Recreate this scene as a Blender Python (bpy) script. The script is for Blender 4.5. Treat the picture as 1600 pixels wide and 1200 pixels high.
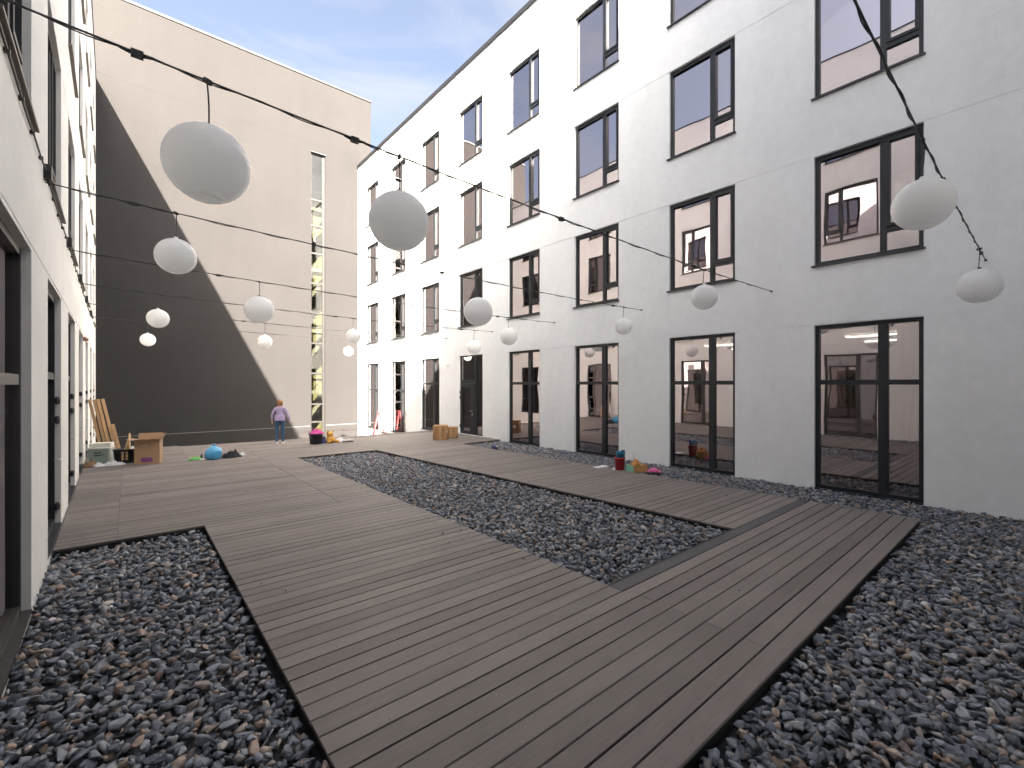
import bpy, bmesh, math, random
import numpy as np
from mathutils import Vector, Matrix, noise

sc = bpy.context.scene
for o in list(bpy.data.objects):
    bpy.data.objects.remove(o)
COL = sc.collection
R = math.radians
random.seed(7)
rng = np.random.default_rng(11)

# ---------------------------------------------------------------- camera
cd = bpy.data.cameras.new("camera")
cam = bpy.data.objects.new("camera", cd)
COL.objects.link(cam)
cam.location = (0, 0, 2.2)
cam.rotation_euler = (R(90), 0, -math.atan2(600, 711))
cd.sensor_width = 36
cd.lens = 16.0
cd.shift_y = 1 / 1600
cd.clip_start = 0.05
cd.clip_end = 1500
sc.camera = cam

# ---------------------------------------------------------------- sky, sun, exposure
SUN = Vector((-0.483, -1.464, 1.0)).normalized()       # towards the sun
w = bpy.data.worlds.new("World")
sc.world = w
w.use_nodes = True
nt = w.node_tree
bg = nt.nodes["Background"]
sky = nt.nodes.new("ShaderNodeTexSky")
sky.sky_type = 'NISHITA'
sky.sun_disc = False
sky.sun_elevation = math.asin(SUN.z)
sky.sun_rotation = math.atan2(SUN.x, SUN.y)
sky.altitude = 100
sky.air_density = 0.4
sky.dust_density = 10.0
sky.ozone_density = 1.0
hs = nt.nodes.new("ShaderNodeHueSaturation")
hs.inputs["Saturation"].default_value = 0.85
hs.inputs["Value"].default_value = 0.74
vmw = nt.nodes.new("ShaderNodeVectorMath")
vmw.operation = 'MULTIPLY'
vmw.inputs[1].default_value = (0.96, 1.0, 0.965)
nt.links.new(sky.outputs[0], vmw.inputs[0])
nt.links.new(vmw.outputs[0], hs.inputs["Color"])
tcw = nt.nodes.new("ShaderNodeTexCoord")
mpw = nt.nodes.new("ShaderNodeMapping")
mpw.inputs["Scale"].default_value = (1.0, 1.6, 3.2)
mpw.inputs["Rotation"].default_value = (0.3, 0.2, 0.6)
nzw = nt.nodes.new("ShaderNodeTexNoise")
nzw.inputs["Scale"].default_value = 2.1
nzw.inputs["Detail"].default_value = 9
nzw.inputs["Roughness"].default_value = 0.6
nzw.inputs["Distortion"].default_value = 0.6
mrw = nt.nodes.new("ShaderNodeMapRange")
mrw.inputs[1].default_value = 0.46
mrw.inputs[2].default_value = 0.78
mrw.inputs[3].default_value = 0.0
mrw.inputs[4].default_value = 0.75
nt.links.new(tcw.outputs["Generated"], mpw.inputs[0])
nt.links.new(mpw.outputs[0], nzw.inputs["Vector"])
nt.links.new(nzw.outputs[0], mrw.inputs[0])
mxw = nt.nodes.new("ShaderNodeMix")
mxw.data_type = 'RGBA'
nt.links.new(mrw.outputs[0], mxw.inputs["Factor"])
nt.links.new(hs.outputs[0], mxw.inputs["A"])
mxw.inputs["B"].default_value = (0.92, 0.92, 0.95, 1)
nt.links.new(mxw.outputs["Result"], bg.inputs[0])
bg.inputs[1].default_value = 0.05
sl = bpy.data.lights.new("sun", 'SUN')
sl.energy = 3.3
sl.angle = R(0.53)
sl.color = (1.0, 0.895, 0.76)
so = bpy.data.objects.new("sun", sl)
COL.objects.link(so)
so.rotation_euler = SUN.to_track_quat('Z', 'Y').to_euler()
sc.view_settings.view_transform = 'Standard'
sc.view_settings.look = 'None'
sc.view_settings.gamma = 1
sc.view_settings.exposure = 4.5
sc.render.engine = 'CYCLES'
sc.cycles.use_denoising = True
sc.cycles.max_bounces = 10
sc.cycles.diffuse_bounces = 6
sc.cycles.glossy_bounces = 5
sc.cycles.transparent_max_bounces = 24
sc.cycles.sample_clamp_indirect = 8
sc.cycles.caustics_reflective = False
sc.cycles.caustics_refractive = False


# ---------------------------------------------------------------- materials
def new_mat(name):
    m = bpy.data.materials.new(name)
    m.use_nodes = True
    return m, m.node_tree, m.node_tree.nodes["Principled BSDF"]


def N(t, kind, **kw):
    n = t.nodes.new(kind)
    for k, v in kw.items():
        setattr(n, k, v)
    return n


def mat(name, col, rough=0.6, var=0.15, scale=6.0, bump=0.0, bscale=60.0, bdist=0.004, metal=0.0, spec=0.5, detail=6.0, per=0.0, stretch=None):
    """principled with mottled colour, per-object/island variation and fine relief"""
    m, t, p = new_mat(name)
    L = t.links
    co = N(t, "ShaderNodeTexCoord")
    src = co.outputs["Object"]
    if stretch:
        mp = N(t, "ShaderNodeMapping")
        mp.inputs["Scale"].default_value = stretch
        L.new(src, mp.inputs[0])
        src = mp.outputs[0]
    nz = N(t, "ShaderNodeTexNoise")
    nz.inputs["Scale"].default_value = scale
    nz.inputs["Detail"].default_value = detail
    nz.inputs["Roughness"].default_value = 0.65
    L.new(src, nz.inputs["Vector"])
    mr = N(t, "ShaderNodeMapRange")
    mr.inputs[1].default_value = 0.25
    mr.inputs[2].default_value = 0.75
    mr.inputs[3].default_value = 1 - var
    mr.inputs[4].default_value = 1 + var
    L.new(nz.outputs[0], mr.inputs[0])
    fac = mr.outputs[0]
    if per:
        oi = N(t, "ShaderNodeObjectInfo")
        ge = N(t, "ShaderNodeNewGeometry")
        ad = N(t, "ShaderNodeMath", operation='ADD')
        L.new(oi.outputs["Random"], ad.inputs[0])
        L.new(ge.outputs["Random Per Island"], ad.inputs[1])
        fr = N(t, "ShaderNodeMath", operation='FRACT')
        L.new(ad.outputs[0], fr.inputs[0])
        m2 = N(t, "ShaderNodeMapRange")
        m2.inputs[3].default_value = 1 - per
        m2.inputs[4].default_value = 1 + per
        L.new(fr.outputs[0], m2.inputs[0])
        mu = N(t, "ShaderNodeMath", operation='MULTIPLY')
        L.new(fac, mu.inputs[0])
        L.new(m2.outputs[0], mu.inputs[1])
        fac = mu.outputs[0]
    vm = N(t, "ShaderNodeVectorMath", operation='SCALE')
    vm.inputs[0].default_value = col[:3]
    L.new(fac, vm.inputs["Scale"])
    L.new(vm.outputs[0], p.inputs["Base Color"])
    p.inputs["Roughness"].default_value = rough
    p.inputs["Metallic"].default_value = metal
    p.inputs["Specular IOR Level"].default_value = spec
    if bump:
        n2 = N(t, "ShaderNodeTexNoise")
        n2.inputs["Scale"].default_value = bscale
        n2.inputs["Detail"].default_value = 4
        L.new(src, n2.inputs["Vector"])
        b = N(t, "ShaderNodeBump")
        b.inputs["Strength"].default_value = bump
        b.inputs["Distance"].default_value = bdist
        L.new(n2.outputs[0], b.inputs["Height"])
        L.new(b.outputs[0], p.inputs["Normal"])
    return m


def plaster(name, col, streak=0.05):
    """rendered wall: large soft blotches, small mottling, trowelled grain"""
    m, t, p = new_mat(name)
    L = t.links
    ge = N(t, "ShaderNodeNewGeometry")
    pos = ge.outputs["Position"]

    def noi(scale, detail, rough=0.6, st=None):
        s = pos
        if st:
            mp = N(t, "ShaderNodeMapping")
            mp.inputs["Scale"].default_value = st
            L.new(pos, mp.inputs[0])
            s = mp.outputs[0]
        n = N(t, "ShaderNodeTexNoise")
        n.inputs["Scale"].default_value = scale
        n.inputs["Detail"].default_value = detail
        n.inputs["Roughness"].default_value = rough
        L.new(s, n.inputs["Vector"])
        return n.outputs[0]

    def rng_(src, a, b):
        r = N(t, "ShaderNodeMapRange")
        r.inputs[1].default_value = 0.3
        r.inputs[2].default_value = 0.7
        r.inputs[3].default_value = a
        r.inputs[4].default_value = b
        L.new(src, r.inputs[0])
        return r.outputs[0]

    def mul(a, b):
        n = N(t, "ShaderNodeMath", operation='MULTIPLY')
        L.new(a, n.inputs[0])
        L.new(b, n.inputs[1])
        return n.outputs[0]
    f = mul(rng_(noi(0.35, 5), 1 - streak, 1 + streak), rng_(noi(5.0, 6, 0.7), 0.965, 1.035))
    f = mul(f, rng_(noi(1.0, 4, 0.6, (1.6, 1.6, 0.22)), 1 - streak * 0.6, 1 + streak * 0.6))
    f = mul(f, rng_(noi(90, 3), 0.95, 1.05))
    v = N(t, "ShaderNodeVectorMath", operation='SCALE')
    v.inputs[0].default_value = col
    L.new(f, v.inputs["Scale"])
    L.new(v.outputs[0], p.inputs["Base Color"])
    p.inputs["Roughness"].default_value = 0.9
    p.inputs["Specular IOR Level"].default_value = 0.25
    b = N(t, "ShaderNodeBump")
    b.inputs["Strength"].default_value = 0.55
    b.inputs["Distance"].default_value = 0.006
    L.new(noi(75, 5, 0.7), b.inputs["Height"])
    b2 = N(t, "ShaderNodeBump")
    b2.inputs["Strength"].default_value = 0.25
    b2.inputs["Distance"].default_value = 0.02
    L.new(noi(4, 3), b2.inputs["Height"])
    L.new(b.outputs[0], b2.inputs["Normal"])
    L.new(b2.outputs[0], p.inputs["Normal"])
    return m


def glass(name, tint=(0.52, 0.53, 0.52), refl=(0.97, 0.89, 0.91), base=0.42, ior=1.7):
    m, t, p = new_mat(name)
    t.nodes.remove(p)
    L = t.links
    out = t.nodes["Material Output"]
    tr = N(t, "ShaderNodeBsdfTransparent")
    tr.inputs[0].default_value = (*tint, 1)
    gl = N(t, "ShaderNodeBsdfGlossy")
    gl.inputs["Color"].default_value = (*refl, 1)
    gl.inputs["Roughness"].default_value = 0.0
    ge = N(t, "ShaderNodeNewGeometry")
    nz = N(t, "ShaderNodeTexNoise")
    nz.inputs["Scale"].default_value = 0.9
    nz.inputs["Detail"].default_value = 0.5
    L.new(ge.outputs["Position"], nz.inputs["Vector"])
    b = N(t, "ShaderNodeBump")
    b.inputs["Strength"].default_value = 1.0
    b.inputs["Distance"].default_value = 0.0035
    L.new(nz.outputs[0], b.inputs["Height"])
    L.new(b.outputs[0], gl.inputs["Normal"])
    fr = N(t, "ShaderNodeFresnel")
    fr.inputs["IOR"].default_value = ior
    mr = N(t, "ShaderNodeMapRange")
    mr.inputs[3].default_value = base
    mr.inputs[4].default_value = 1.0
    L.new(fr.outputs[0], mr.inputs[0])
    mx = N(t, "ShaderNodeMixShader")
    L.new(mr.outputs[0], mx.inputs[0])
    L.new(tr.outputs[0], mx.inputs[1])
    L.new(gl.outputs[0], mx.inputs[2])
    L.new(mx.outputs[0], out.inputs[0])
    return m


def emit(name, col, s):
    m, t, p = new_mat(name)
    p.inputs["Base Color"].default_value = (*col, 1)
    p.inputs["Emission Color"].default_value = (*col, 1)
    p.inputs["Emission Strength"].default_value = s
    return m


def board_mat(name, col, groove=1.0):
    """ribbed composite decking, boards run along world X"""
    m, t, p = new_mat(name)
    L = t.links
    ge = N(t, "ShaderNodeNewGeometry")
    oi = N(t, "ShaderNodeObjectInfo")
    sx = N(t, "ShaderNodeSeparateXYZ")
    L.new(ge.outputs["Position"], sx.inputs[0])

    def math_(op, a, b=None):
        n = N(t, "ShaderNodeMath", operation=op)
        for i, v in enumerate((a, b)):
            if v is None:
                continue
            if isinstance(v, (int, float)):
                n.inputs[i].default_value = v
            else:
                L.new(v, n.inputs[i])
        return n.outputs[0]

    def ramp(src, a, b, lo, hi):
        r = N(t, "ShaderNodeMapRange")
        r.inputs[1].default_value = a
        r.inputs[2].default_value = b
        r.inputs[3].default_value = lo
        r.inputs[4].default_value = hi
        L.new(src, r.inputs[0])
        return r.outputs[0]

    def noi(st, scale, detail, off=None):
        mp = N(t, "ShaderNodeMapping")
        mp.inputs["Scale"].default_value = st
        L.new(ge.outputs["Position"], mp.inputs[0])
        n = N(t, "ShaderNodeTexNoise")
        n.inputs["Scale"].default_value = scale
        n.inputs["Detail"].default_value = detail
        n.inputs["Roughness"].default_value = 0.65
        L.new(mp.outputs[0], n.inputs["Vector"])
        return n.outputs[0]
    rnd = math_('FRACT', math_('ADD', oi.outputs["Random"], ge.outputs["Random Per Island"]))
    f = ramp(rnd, 0, 1, 0.86, 1.13)
    f = math_('MULTIPLY', f, ramp(noi((0.5, 14, 1), 1.6, 6), 0.3, 0.7, 0.93, 1.07))
    f = math_('MULTIPLY', f, ramp(noi((1, 1, 1), 0.7, 6), 0.3, 0.7, 0.90, 1.10))
    f = math_('MULTIPLY', f, ramp(noi((1.2, 40, 1), 3.0, 3), 0.35, 0.65, 0.93, 1.07))
    # dusty scuffs, sparse
    dust = ramp(noi((1, 1.6, 1), 3.2, 9), 0.62, 0.84, 0.0, 0.45)
    wave = math_('SINE', math_('MULTIPLY', sx.outputs["Y"], 2 * math.pi / 0.0098))
    gr = ramp(wave, -1.0, 0.2, 1 - 0.62 * groove, 1.0)
    f = math_('MULTIPLY', f, gr)
    v = N(t, "ShaderNodeVectorMath", operation='SCALE')
    v.inputs[0].default_value = col
    L.new(f, v.inputs["Scale"])
    mx = N(t, "ShaderNodeMix", data_type='RGBA')
    L.new(dust, mx.inputs["Factor"])
    L.new(v.outputs[0], mx.inputs["A"])
    mx.inputs["B"].default_value = (0.33, 0.30, 0.275, 1)
    L.new(mx.outputs["Result"], p.inputs["Base Color"])
    p.inputs["Roughness"].default_value = 0.68
    p.inputs["Specular IOR Level"].default_value = 0.3
    b = N(t, "ShaderNodeBump")
    b.inputs["Strength"].default_value = 0.6 * groove
    b.inputs["Distance"].default_value = 0.0016
    L.new(wave, b.inputs["Height"])
    b2 = N(t, "ShaderNodeBump")
    b2.inputs["Strength"].default_value = 0.3
    b2.inputs["Distance"].default_value = 0.002
    L.new(noi((1, 8, 1), 30, 4), b2.inputs["Height"])
    L.new(b.outputs[0], b2.inputs["Normal"])
    L.new(b2.outputs[0], p.inputs["Normal"])
    return m


def stone_mat(name):
    m, t, p = new_mat(name)
    L = t.links
    ge = N(t, "ShaderNodeNewGeometry")
    oi = N(t, "ShaderNodeObjectInfo")
    ad = N(t, "ShaderNodeMath", operation='ADD')
    L.new(oi.outputs["Random"], ad.inputs[0])
    L.new(ge.outputs["Random Per Island"], ad.inputs[1])
    fr = N(t, "ShaderNodeMath", operation='FRACT')
    L.new(ad.outputs[0], fr.inputs[0])
    cr = N(t, "ShaderNodeValToRGB")
    cr.color_ramp.interpolation = 'LINEAR'
    els = cr.color_ramp.elements
    stops = [(0.0, (0.085, 0.095, 0.115)), (0.30, (0.15, 0.166, 0.195)), (0.55, (0.21, 0.228, 0.26)), (0.72, (0.29, 0.303, 0.325)),
             (0.80, (0.19, 0.15, 0.135)), (0.87, (0.34, 0.24, 0.18)), (0.93, (0.23, 0.235, 0.25)), (0.97, (0.40, 0.31, 0.24)), (1.0, (0.44, 0.42, 0.41))]
    while len(els) < len(stops):
        els.new(0.5)
    for e, (q, c) in zip(els, stops):
        e.position = q
        e.color = (*c, 1)
    L.new(fr.outputs[0], cr.inputs[0])
    nz = N(t, "ShaderNodeTexNoise")
    nz.inputs["Scale"].default_value = 28
    nz.inputs["Detail"].default_value = 6
    L.new(ge.outputs["Position"], nz.inputs["Vector"])
    mr = N(t, "ShaderNodeMapRange")
    mr.inputs[1].default_value = 0.3
    mr.inputs[2].default_value = 0.7
    mr.inputs[3].default_value = 0.75
    mr.inputs[4].default_value = 1.3
    L.new(nz.outputs[0], mr.inputs[0])
    v = N(t, "ShaderNodeVectorMath", operation='SCALE')
    L.new(cr.outputs[0], v.inputs[0])
    L.new(mr.outputs[0], v.inputs["Scale"])
    L.new(v.outputs[0], p.inputs["Base Color"])
    p.inputs["Roughness"].default_value = 0.62
    p.inputs["Specular IOR Level"].default_value = 0.5
    n2 = N(t, "ShaderNodeTexNoise")
    n2.inputs["Scale"].default_value = 120
    n2.inputs["Detail"].default_value = 5
    L.new(ge.outputs["Position"], n2.inputs["Vector"])
    b = N(t, "ShaderNodeBump")
    b.inputs["Strength"].default_value = 0.5
    b.inputs["Distance"].default_value = 0.003
    L.new(n2.outputs[0], b.inputs["Height"])
    L.new(b.outputs[0], p.inputs["Normal"])
    return m


M = {}
M['white'] = plaster('white_render', (0.862, 0.872, 0.88), 0.035)
M['cream'] = plaster('warm_bounce_render', (0.85, 0.83, 0.80), 0.04)  # warm bounce from the sunlit walls is put into this tint
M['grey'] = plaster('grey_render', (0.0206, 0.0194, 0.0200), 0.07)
M['frame'] = mat('anthracite_frame', (0.013, 0.016, 0.020), 0.45, 0.1, 3, spec=0.5)
M['frame_b'] = mat('bronze_frame', (0.05, 0.047, 0.043), 0.45, 0.1, 3)
M['cap'] = mat('roof_edge_metal', (0.012, 0.013, 0.015), 0.5, 0.1, 3)
M['sill'] = mat('metal_sill', (0.045, 0.048, 0.052), 0.4, 0.12, 5, metal=0.3)
M['sill_b'] = mat('bronze_sill', (0.12, 0.10, 0.085), 0.45, 0.12, 5, metal=0.3)
M['frame_l'] = mat('pale_metal_frame', (0.021, 0.020, 0.020), 0.4, 0.08, 4)
M['glass'] = glass('window_glass')
M['glass_clear'] = glass('stairwell_glass', (0.56, 0.57, 0.53), (0.95, 0.95, 0.95), 0.03, 1.4)
M['inner'] = mat('interior_paint', (0.42, 0.40, 0.37), 0.85, 0.05, 2)
M['innery'] = mat('stairwell_paint', (0.46, 0.42, 0.25), 0.85, 0.05, 2)
M['innerf'] = mat('interior_floor', (0.22, 0.19, 0.16), 0.5, 0.12, 2)
M['stairw'] = mat('stair_concrete', (0.5, 0.48, 0.43), 0.8, 0.06, 3)
M['tube'] = emit('ceiling_light_glow', (1.0, 0.93, 0.82), 0.8)
M['board'] = board_mat('composite_board', (0.262, 0.226, 0.208))
M['board_dark'] = board_mat('smooth_dark_board', (0.10, 0.096, 0.098), 0.1)  # flat-side board; its different lighting is put into a darker colour
M['edge'] = mat('deck_edge_black', (0.012, 0.012, 0.012), 0.7, 0.2, 8)
M['soil'] = mat('gravel_bed_dark', (0.022, 0.024, 0.028), 0.95, 0.4, 20, 0.6, 40, 0.02)
M['stone'] = stone_mat('crushed_basalt')
M['strip'] = mat('pale_plinth_strip', (0.13, 0.13, 0.13), 0.7, 0.1, 5)
M['terrace'] = mat('pale_paving', (0.45, 0.43, 0.40), 0.85, 0.08, 1.5, 0.3, 50)
M['ground'] = mat('earth', (0.12, 0.11, 0.09), 0.95, 0.3, 1)
M['globe'] = mat('opal_polyethylene', (0.93, 0.93, 0.925), 0.42, 0.015, 3, spec=0.4)
_t = M['globe'].node_tree
_tr = _t.nodes.new('ShaderNodeBsdfTranslucent')
_tr.inputs[0].default_value = (0.98, 0.98, 0.975, 1)
_mx = _t.nodes.new('ShaderNodeMixShader')
_mx.inputs[0].default_value = 0.45
_t.links.new(_t.nodes['Principled BSDF'].outputs[0], _mx.inputs[1])
_t.links.new(_tr.outputs[0], _mx.inputs[2])
_t.links.new(_mx.outputs[0], _t.nodes['Material Output'].inputs[0])
M['black'] = mat('black_plastic', (0.014, 0.014, 0.015), 0.45, 0.15, 12)
M['cable'] = mat('black_cable', (0.018, 0.018, 0.018), 0.5, 0.15, 12)
M['steel'] = mat('steel', (0.55, 0.55, 0.55), 0.28, 0.05, 8, metal=1.0)
M['wood'] = mat('pine_plank', (0.46, 0.29, 0.15), 0.65, 0.22, 3, 0.3, 30, 0.002, per=0.15, stretch=(12, 12, 1))
M['stick'] = mat('pale_wood', (0.55, 0.39, 0.2), 0.6, 0.15, 6, per=0.15)
M['card'] = mat('cardboard', (0.37, 0.235, 0.14), 0.85, 0.1, 5, 0.15, 60)
M['purple'] = mat('purple_print', (0.18, 0.03, 0.22), 0.7, 0.2, 30)
M['pale_print'] = mat('pale_print', (0.55, 0.48, 0.4), 0.7, 0.2, 30)
M['toolgrey'] = mat('grey_green_metal', (0.30, 0.36, 0.33), 0.5, 0.1, 8)
M['toolwhite'] = mat('offwhite_lid', (0.66, 0.65, 0.58), 0.5, 0.1, 8)
M['tub'] = mat('dark_plastic_tub', (0.012, 0.016, 0.022), 0.45, 0.2, 6)
M['bag'] = mat('blue_plastic_bag', (0.085, 0.36, 0.62), 0.32, 0.18, 9, 0.5, 14, 0.02)
M['c_black'] = mat('black_cloth', (0.012, 0.012, 0.014), 0.9, 0.3, 10, 0.4, 60)
M['c_white'] = mat('white_cloth', (0.66, 0.65, 0.66), 0.85, 0.12, 10, 0.3, 60)
M['c_brown'] = mat('brown_cloth', (0.23, 0.14, 0.08), 0.9, 0.5, 14, 0.4, 60)
M['c_pink'] = mat('magenta_cloth', (0.52, 0.07, 0.27), 0.85, 0.25, 16, 0.4, 60)
M['c_navy'] = mat('navy_cloth', (0.045, 0.04, 0.12), 0.9, 0.25, 12, 0.4, 60)
M['c_yellow'] = mat('golden_cloth', (0.58, 0.32, 0.07), 0.9, 0.3, 12, 0.4, 60)
M['c_green'] = mat('green_packaging', (0.12, 0.42, 0.08), 0.45, 0.5, 14, 0.3, 30)
M['c_blue'] = mat('light_blue_cloth', (0.25, 0.48, 0.66), 0.85, 0.2, 10, 0.4, 50)
M['wicker'] = mat('wicker', (0.42, 0.24, 0.115), 0.65, 0.3, 40, 0.6, 90, 0.004, per=0.12)
M['tag'] = mat('paper_tag', (0.75, 0.73, 0.68), 0.7, 0.05, 20)
M['red'] = mat('red_plastic', (0.30, 0.012, 0.02), 0.4, 0.12, 8)
M['blue'] = mat('blue_plastic', (0.02, 0.26, 0.48), 0.4, 0.12, 8)
M['mint'] = mat('mint_paint', (0.28, 0.62, 0.45), 0.6, 0.08, 8)
M['boxwood'] = mat('box_wood', (0.50, 0.29, 0.10), 0.65, 0.15, 8)
M['orange'] = mat('orange_cloth', (0.52, 0.22, 0.06), 0.85, 0.3, 14, 0.4, 60)
M['pinkhat'] = mat('pink_felt', (0.75, 0.16, 0.38), 0.8, 0.12, 12, 0.3, 80)
M['ladder'] = mat('faded_red_ladder', (0.14, 0.018, 0.022), 0.5, 0.12, 8)
M['rust'] = mat('terracotta_plastic', (0.30, 0.13, 0.10), 0.5, 0.1, 10)
M['lilac'] = mat('lilac_knit', (0.33, 0.27, 0.42), 0.95, 0.12, 18, 0.5, 130, 0.004)
M['jeans'] = mat('denim', (0.035, 0.085, 0.155), 0.9, 0.25, 12, 0.3, 150, 0.002)
M['skin'] = mat('skin', (0.55, 0.34, 0.25), 0.5, 0.06, 12)
M['hair'] = mat('auburn_hair', (0.22, 0.085, 0.035), 0.55, 0.35, 25, 0.5, 60, 0.006, stretch=(3, 3, 0.4))
M['hair_d'] = mat('dark_hair', (0.04, 0.025, 0.02), 0.55, 0.3, 25, 0.5, 60, 0.006, stretch=(3, 3, 0.4))
M['shoe'] = mat('white_trainer', (0.62, 0.58, 0.56), 0.6, 0.1, 12)
M['dress'] = mat('dark_dress', (0.012, 0.014, 0.03), 0.85, 0.2, 12)
M['curtain'] = mat('pale_curtain', (0.70, 0.66, 0.58), 0.9, 0.06, 6)


# ---------------------------------------------------------------- mesh helpers
class MB:
    def __init__(self):
        self.v, self.f, self.m, self.sm = [], [], [], []

    def quad(self, *pts, m=0, s=False):
        i = len(self.v)
        self.v += [tuple(p) for p in pts]
        self.f.append(tuple(range(i, i + len(pts))))
        self.m.append(m)
        self.sm.append(s)

    def box(self, a, b, m=0, T=None):
        x0, y0, z0 = a
        x1, y1, z1 = b
        c = [(x0, y0, z0), (x1, y0, z0), (x1, y1, z0), (x0, y1, z0), (x0, y0, z1), (x1, y0, z1), (x1, y1, z1), (x0, y1, z1)]
        if T is not None:
            c = [tuple(T @ Vector(p)) for p in c]
        i = len(self.v)
        self.v += c
        for q in ((0, 3, 2, 1), (4, 5, 6, 7), (0, 1, 5, 4), (1, 2, 6, 5), (2, 3, 7, 6), (3, 0, 4, 7)):
            self.f.append(tuple(i + k for k in q))
            self.m.append(m)
            self.sm.append(False)

    def prism(self, poly, z0, z1, m=0):
        """poly: ccw list of (x,y); flat top and bottom"""
        n = len(poly)
        i = len(self.v)
        self.v += [(x, y, z0) for x, y in poly] + [(x, y, z1) for x, y in poly]
        self.f.append(tuple(i + k for k in reversed(range(n))))
        self.f.append(tuple(i + n + k for k in range(n)))
        self.m += [m, m]
        self.sm += [False, False]
        for k in range(n):
            k2 = (k + 1) % n
            self.f.append((i + k, i + k2, i + n + k2, i + n + k))
            self.m.append(m)
            self.sm.append(False)

    def tube(self, pts, r, seg=8, m=0, caps=True):
        pts = [Vector(p) for p in pts]
        rr = r if isinstance(r, (list, tuple)) else [r] * len(pts)
        i = len(self.v)
        n = len(pts)
        up = None
        for k, p in enumerate(pts):
            d = (pts[min(k + 1, n - 1)] - pts[max(k - 1, 0)]).normalized()
            if up is None:
                up = Vector((0, 0, 1)) if abs(d.z) < 0.9 else Vector((1, 0, 0))
            a = d.cross(up)
            if a.length < 1e-5:
                a = d.cross(Vector((1, 0.3, 0)))
            a.normalize()
            b = a.cross(d).normalized()
            up = b
            for j in range(seg):
                t = 2 * math.pi * j / seg
                q = p + (a * math.cos(t) + b * math.sin(t)) * rr[k]
                self.v.append(tuple(q))
        for k in range(n - 1):
            for j in range(seg):
                j2 = (j + 1) % seg
                self.f.append((i + k * seg + j, i + k * seg + j2, i + (k + 1) * seg + j2, i + (k + 1) * seg + j))
                self.m.append(m)
                self.sm.append(True)
        if caps:
            self.f.append(tuple(i + j for j in reversed(range(seg))))
            self.f.append(tuple(i + (n - 1) * seg + j for j in range(seg)))
            self.m += [m, m]
            self.sm += [False, False]

    def lathe(self, prof, seg=24, c=(0, 0, 0), m=0, fn=None):
        """prof: list of (r,z) bottom to top; fn(x,y,z) may move points"""
        i = len(self.v)
        for r, z in prof:
            for j in range(seg):
                t = 2 * math.pi * j / seg
                q = (r * math.cos(t), r * math.sin(t), z)
                if fn:
                    q = fn(*q)
                self.v.append((q[0] + c[0], q[1] + c[1], q[2] + c[2]))
        for k in range(len(prof) - 1):
            for j in range(seg):
                j2 = (j + 1) % seg
                self.f.append((i + k * seg + j, i + k * seg + j2, i + (k + 1) * seg + j2, i + (k + 1) * seg + j))
                self.m.append(m)
                self.sm.append(True)
        self.f.append(tuple(i + j for j in reversed(range(seg))))
        self.f.append(tuple(i + (len(prof) - 1) * seg + j for j in range(seg)))
        self.m += [m, m]
        self.sm += [True, True]

    def mesh(self, name, mats):
        me = bpy.data.meshes.new(name)
        me.from_pydata(self.v, [], self.f)
        if not isinstance(mats, (list, tuple)):
            mats = [mats]
        for q in mats:
            me.materials.append(q)
        me.polygons.foreach_set("material_index", self.m)
        me.polygons.foreach_set("use_smooth", self.sm)
        me.update()
        return me

    def build(self, name, mats, parent=None, loc=None):
        return link(name, self.mesh(name, mats), parent, loc)


def link(name, me, parent=None, loc=None, rz=0.0):
    o = bpy.data.objects.new(name, me)
    COL.objects.link(o)
    if parent:
        o.parent = parent
    if loc is not None:
        o.location = loc
    if rz:
        o.rotation_euler.z = rz
    return o


def tag(o, label=None, cat=None, group=None, kind=None):
    for k, v in (('label', label), ('category', cat), ('group', group), ('kind', kind)):
        if v:
            o[k] = v
    return o


def thing(name, label, cat, loc=(0, 0, 0), rz=0.0, group=None):
    o = bpy.data.objects.new(name, None)
    o.empty_display_size = 0.2
    COL.objects.link(o)
    o.location = loc
    o.rotation_euler.z = rz
    return tag(o, label, cat, group)


def bevel_mesh(me, w=0.004, seg=1):
    bm = bmesh.new()
    bm.from_mesh(me)
    bmesh.ops.remove_doubles(bm, verts=bm.verts, dist=1e-5)
    bmesh.ops.bevel(bm, geom=list(bm.edges), offset=w, segments=seg, affect='EDGES', profile=0.5)
    bm.to_mesh(me)
    bm.free()
    return me


# ---------------------------------------------------------------- ground and deck
g = MB()
g.quad((-400, -400, -1.6), (400, -400, -1.6), (400, 400, -1.6), (-400, 400, -1.6))
tag(g.build('ground', M['ground']), kind='structure')
tb = MB()
tb.box((-1.3, 18.2, -1.5), (11.46, 29.2, -1.3))
tag(tb.build('lower_terrace', M['terrace']), kind='structure')
gb = MB()
gb.box((-1.2, -2.0, -0.6), (11.46, 18.2, -0.13))
bed = tag(gb.build('gravel_bed', M['soil']), kind='structure')

PITCH = 0.1747
GAP = 0.0135
S0 = 1.375


def wall_l(s):
    return -0.615 - 0.019 * s


def far_edge(n):
    return 20.25 - 0.135 * n


def e_left(s): return 0.91
def e_in_l(s): return 4.03 - 0.011 * (s - 3.2)
def e_in_r(s): return 7.07 - 0.058 * (s - 3.2)
def e_out(s): return 9.93 - 0.035 * (s - 1.4) if s < 14.25 else 11.44
def e_wall(s): return wall_l(s) + 0.015
def c(v): return lambda s: v


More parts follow.
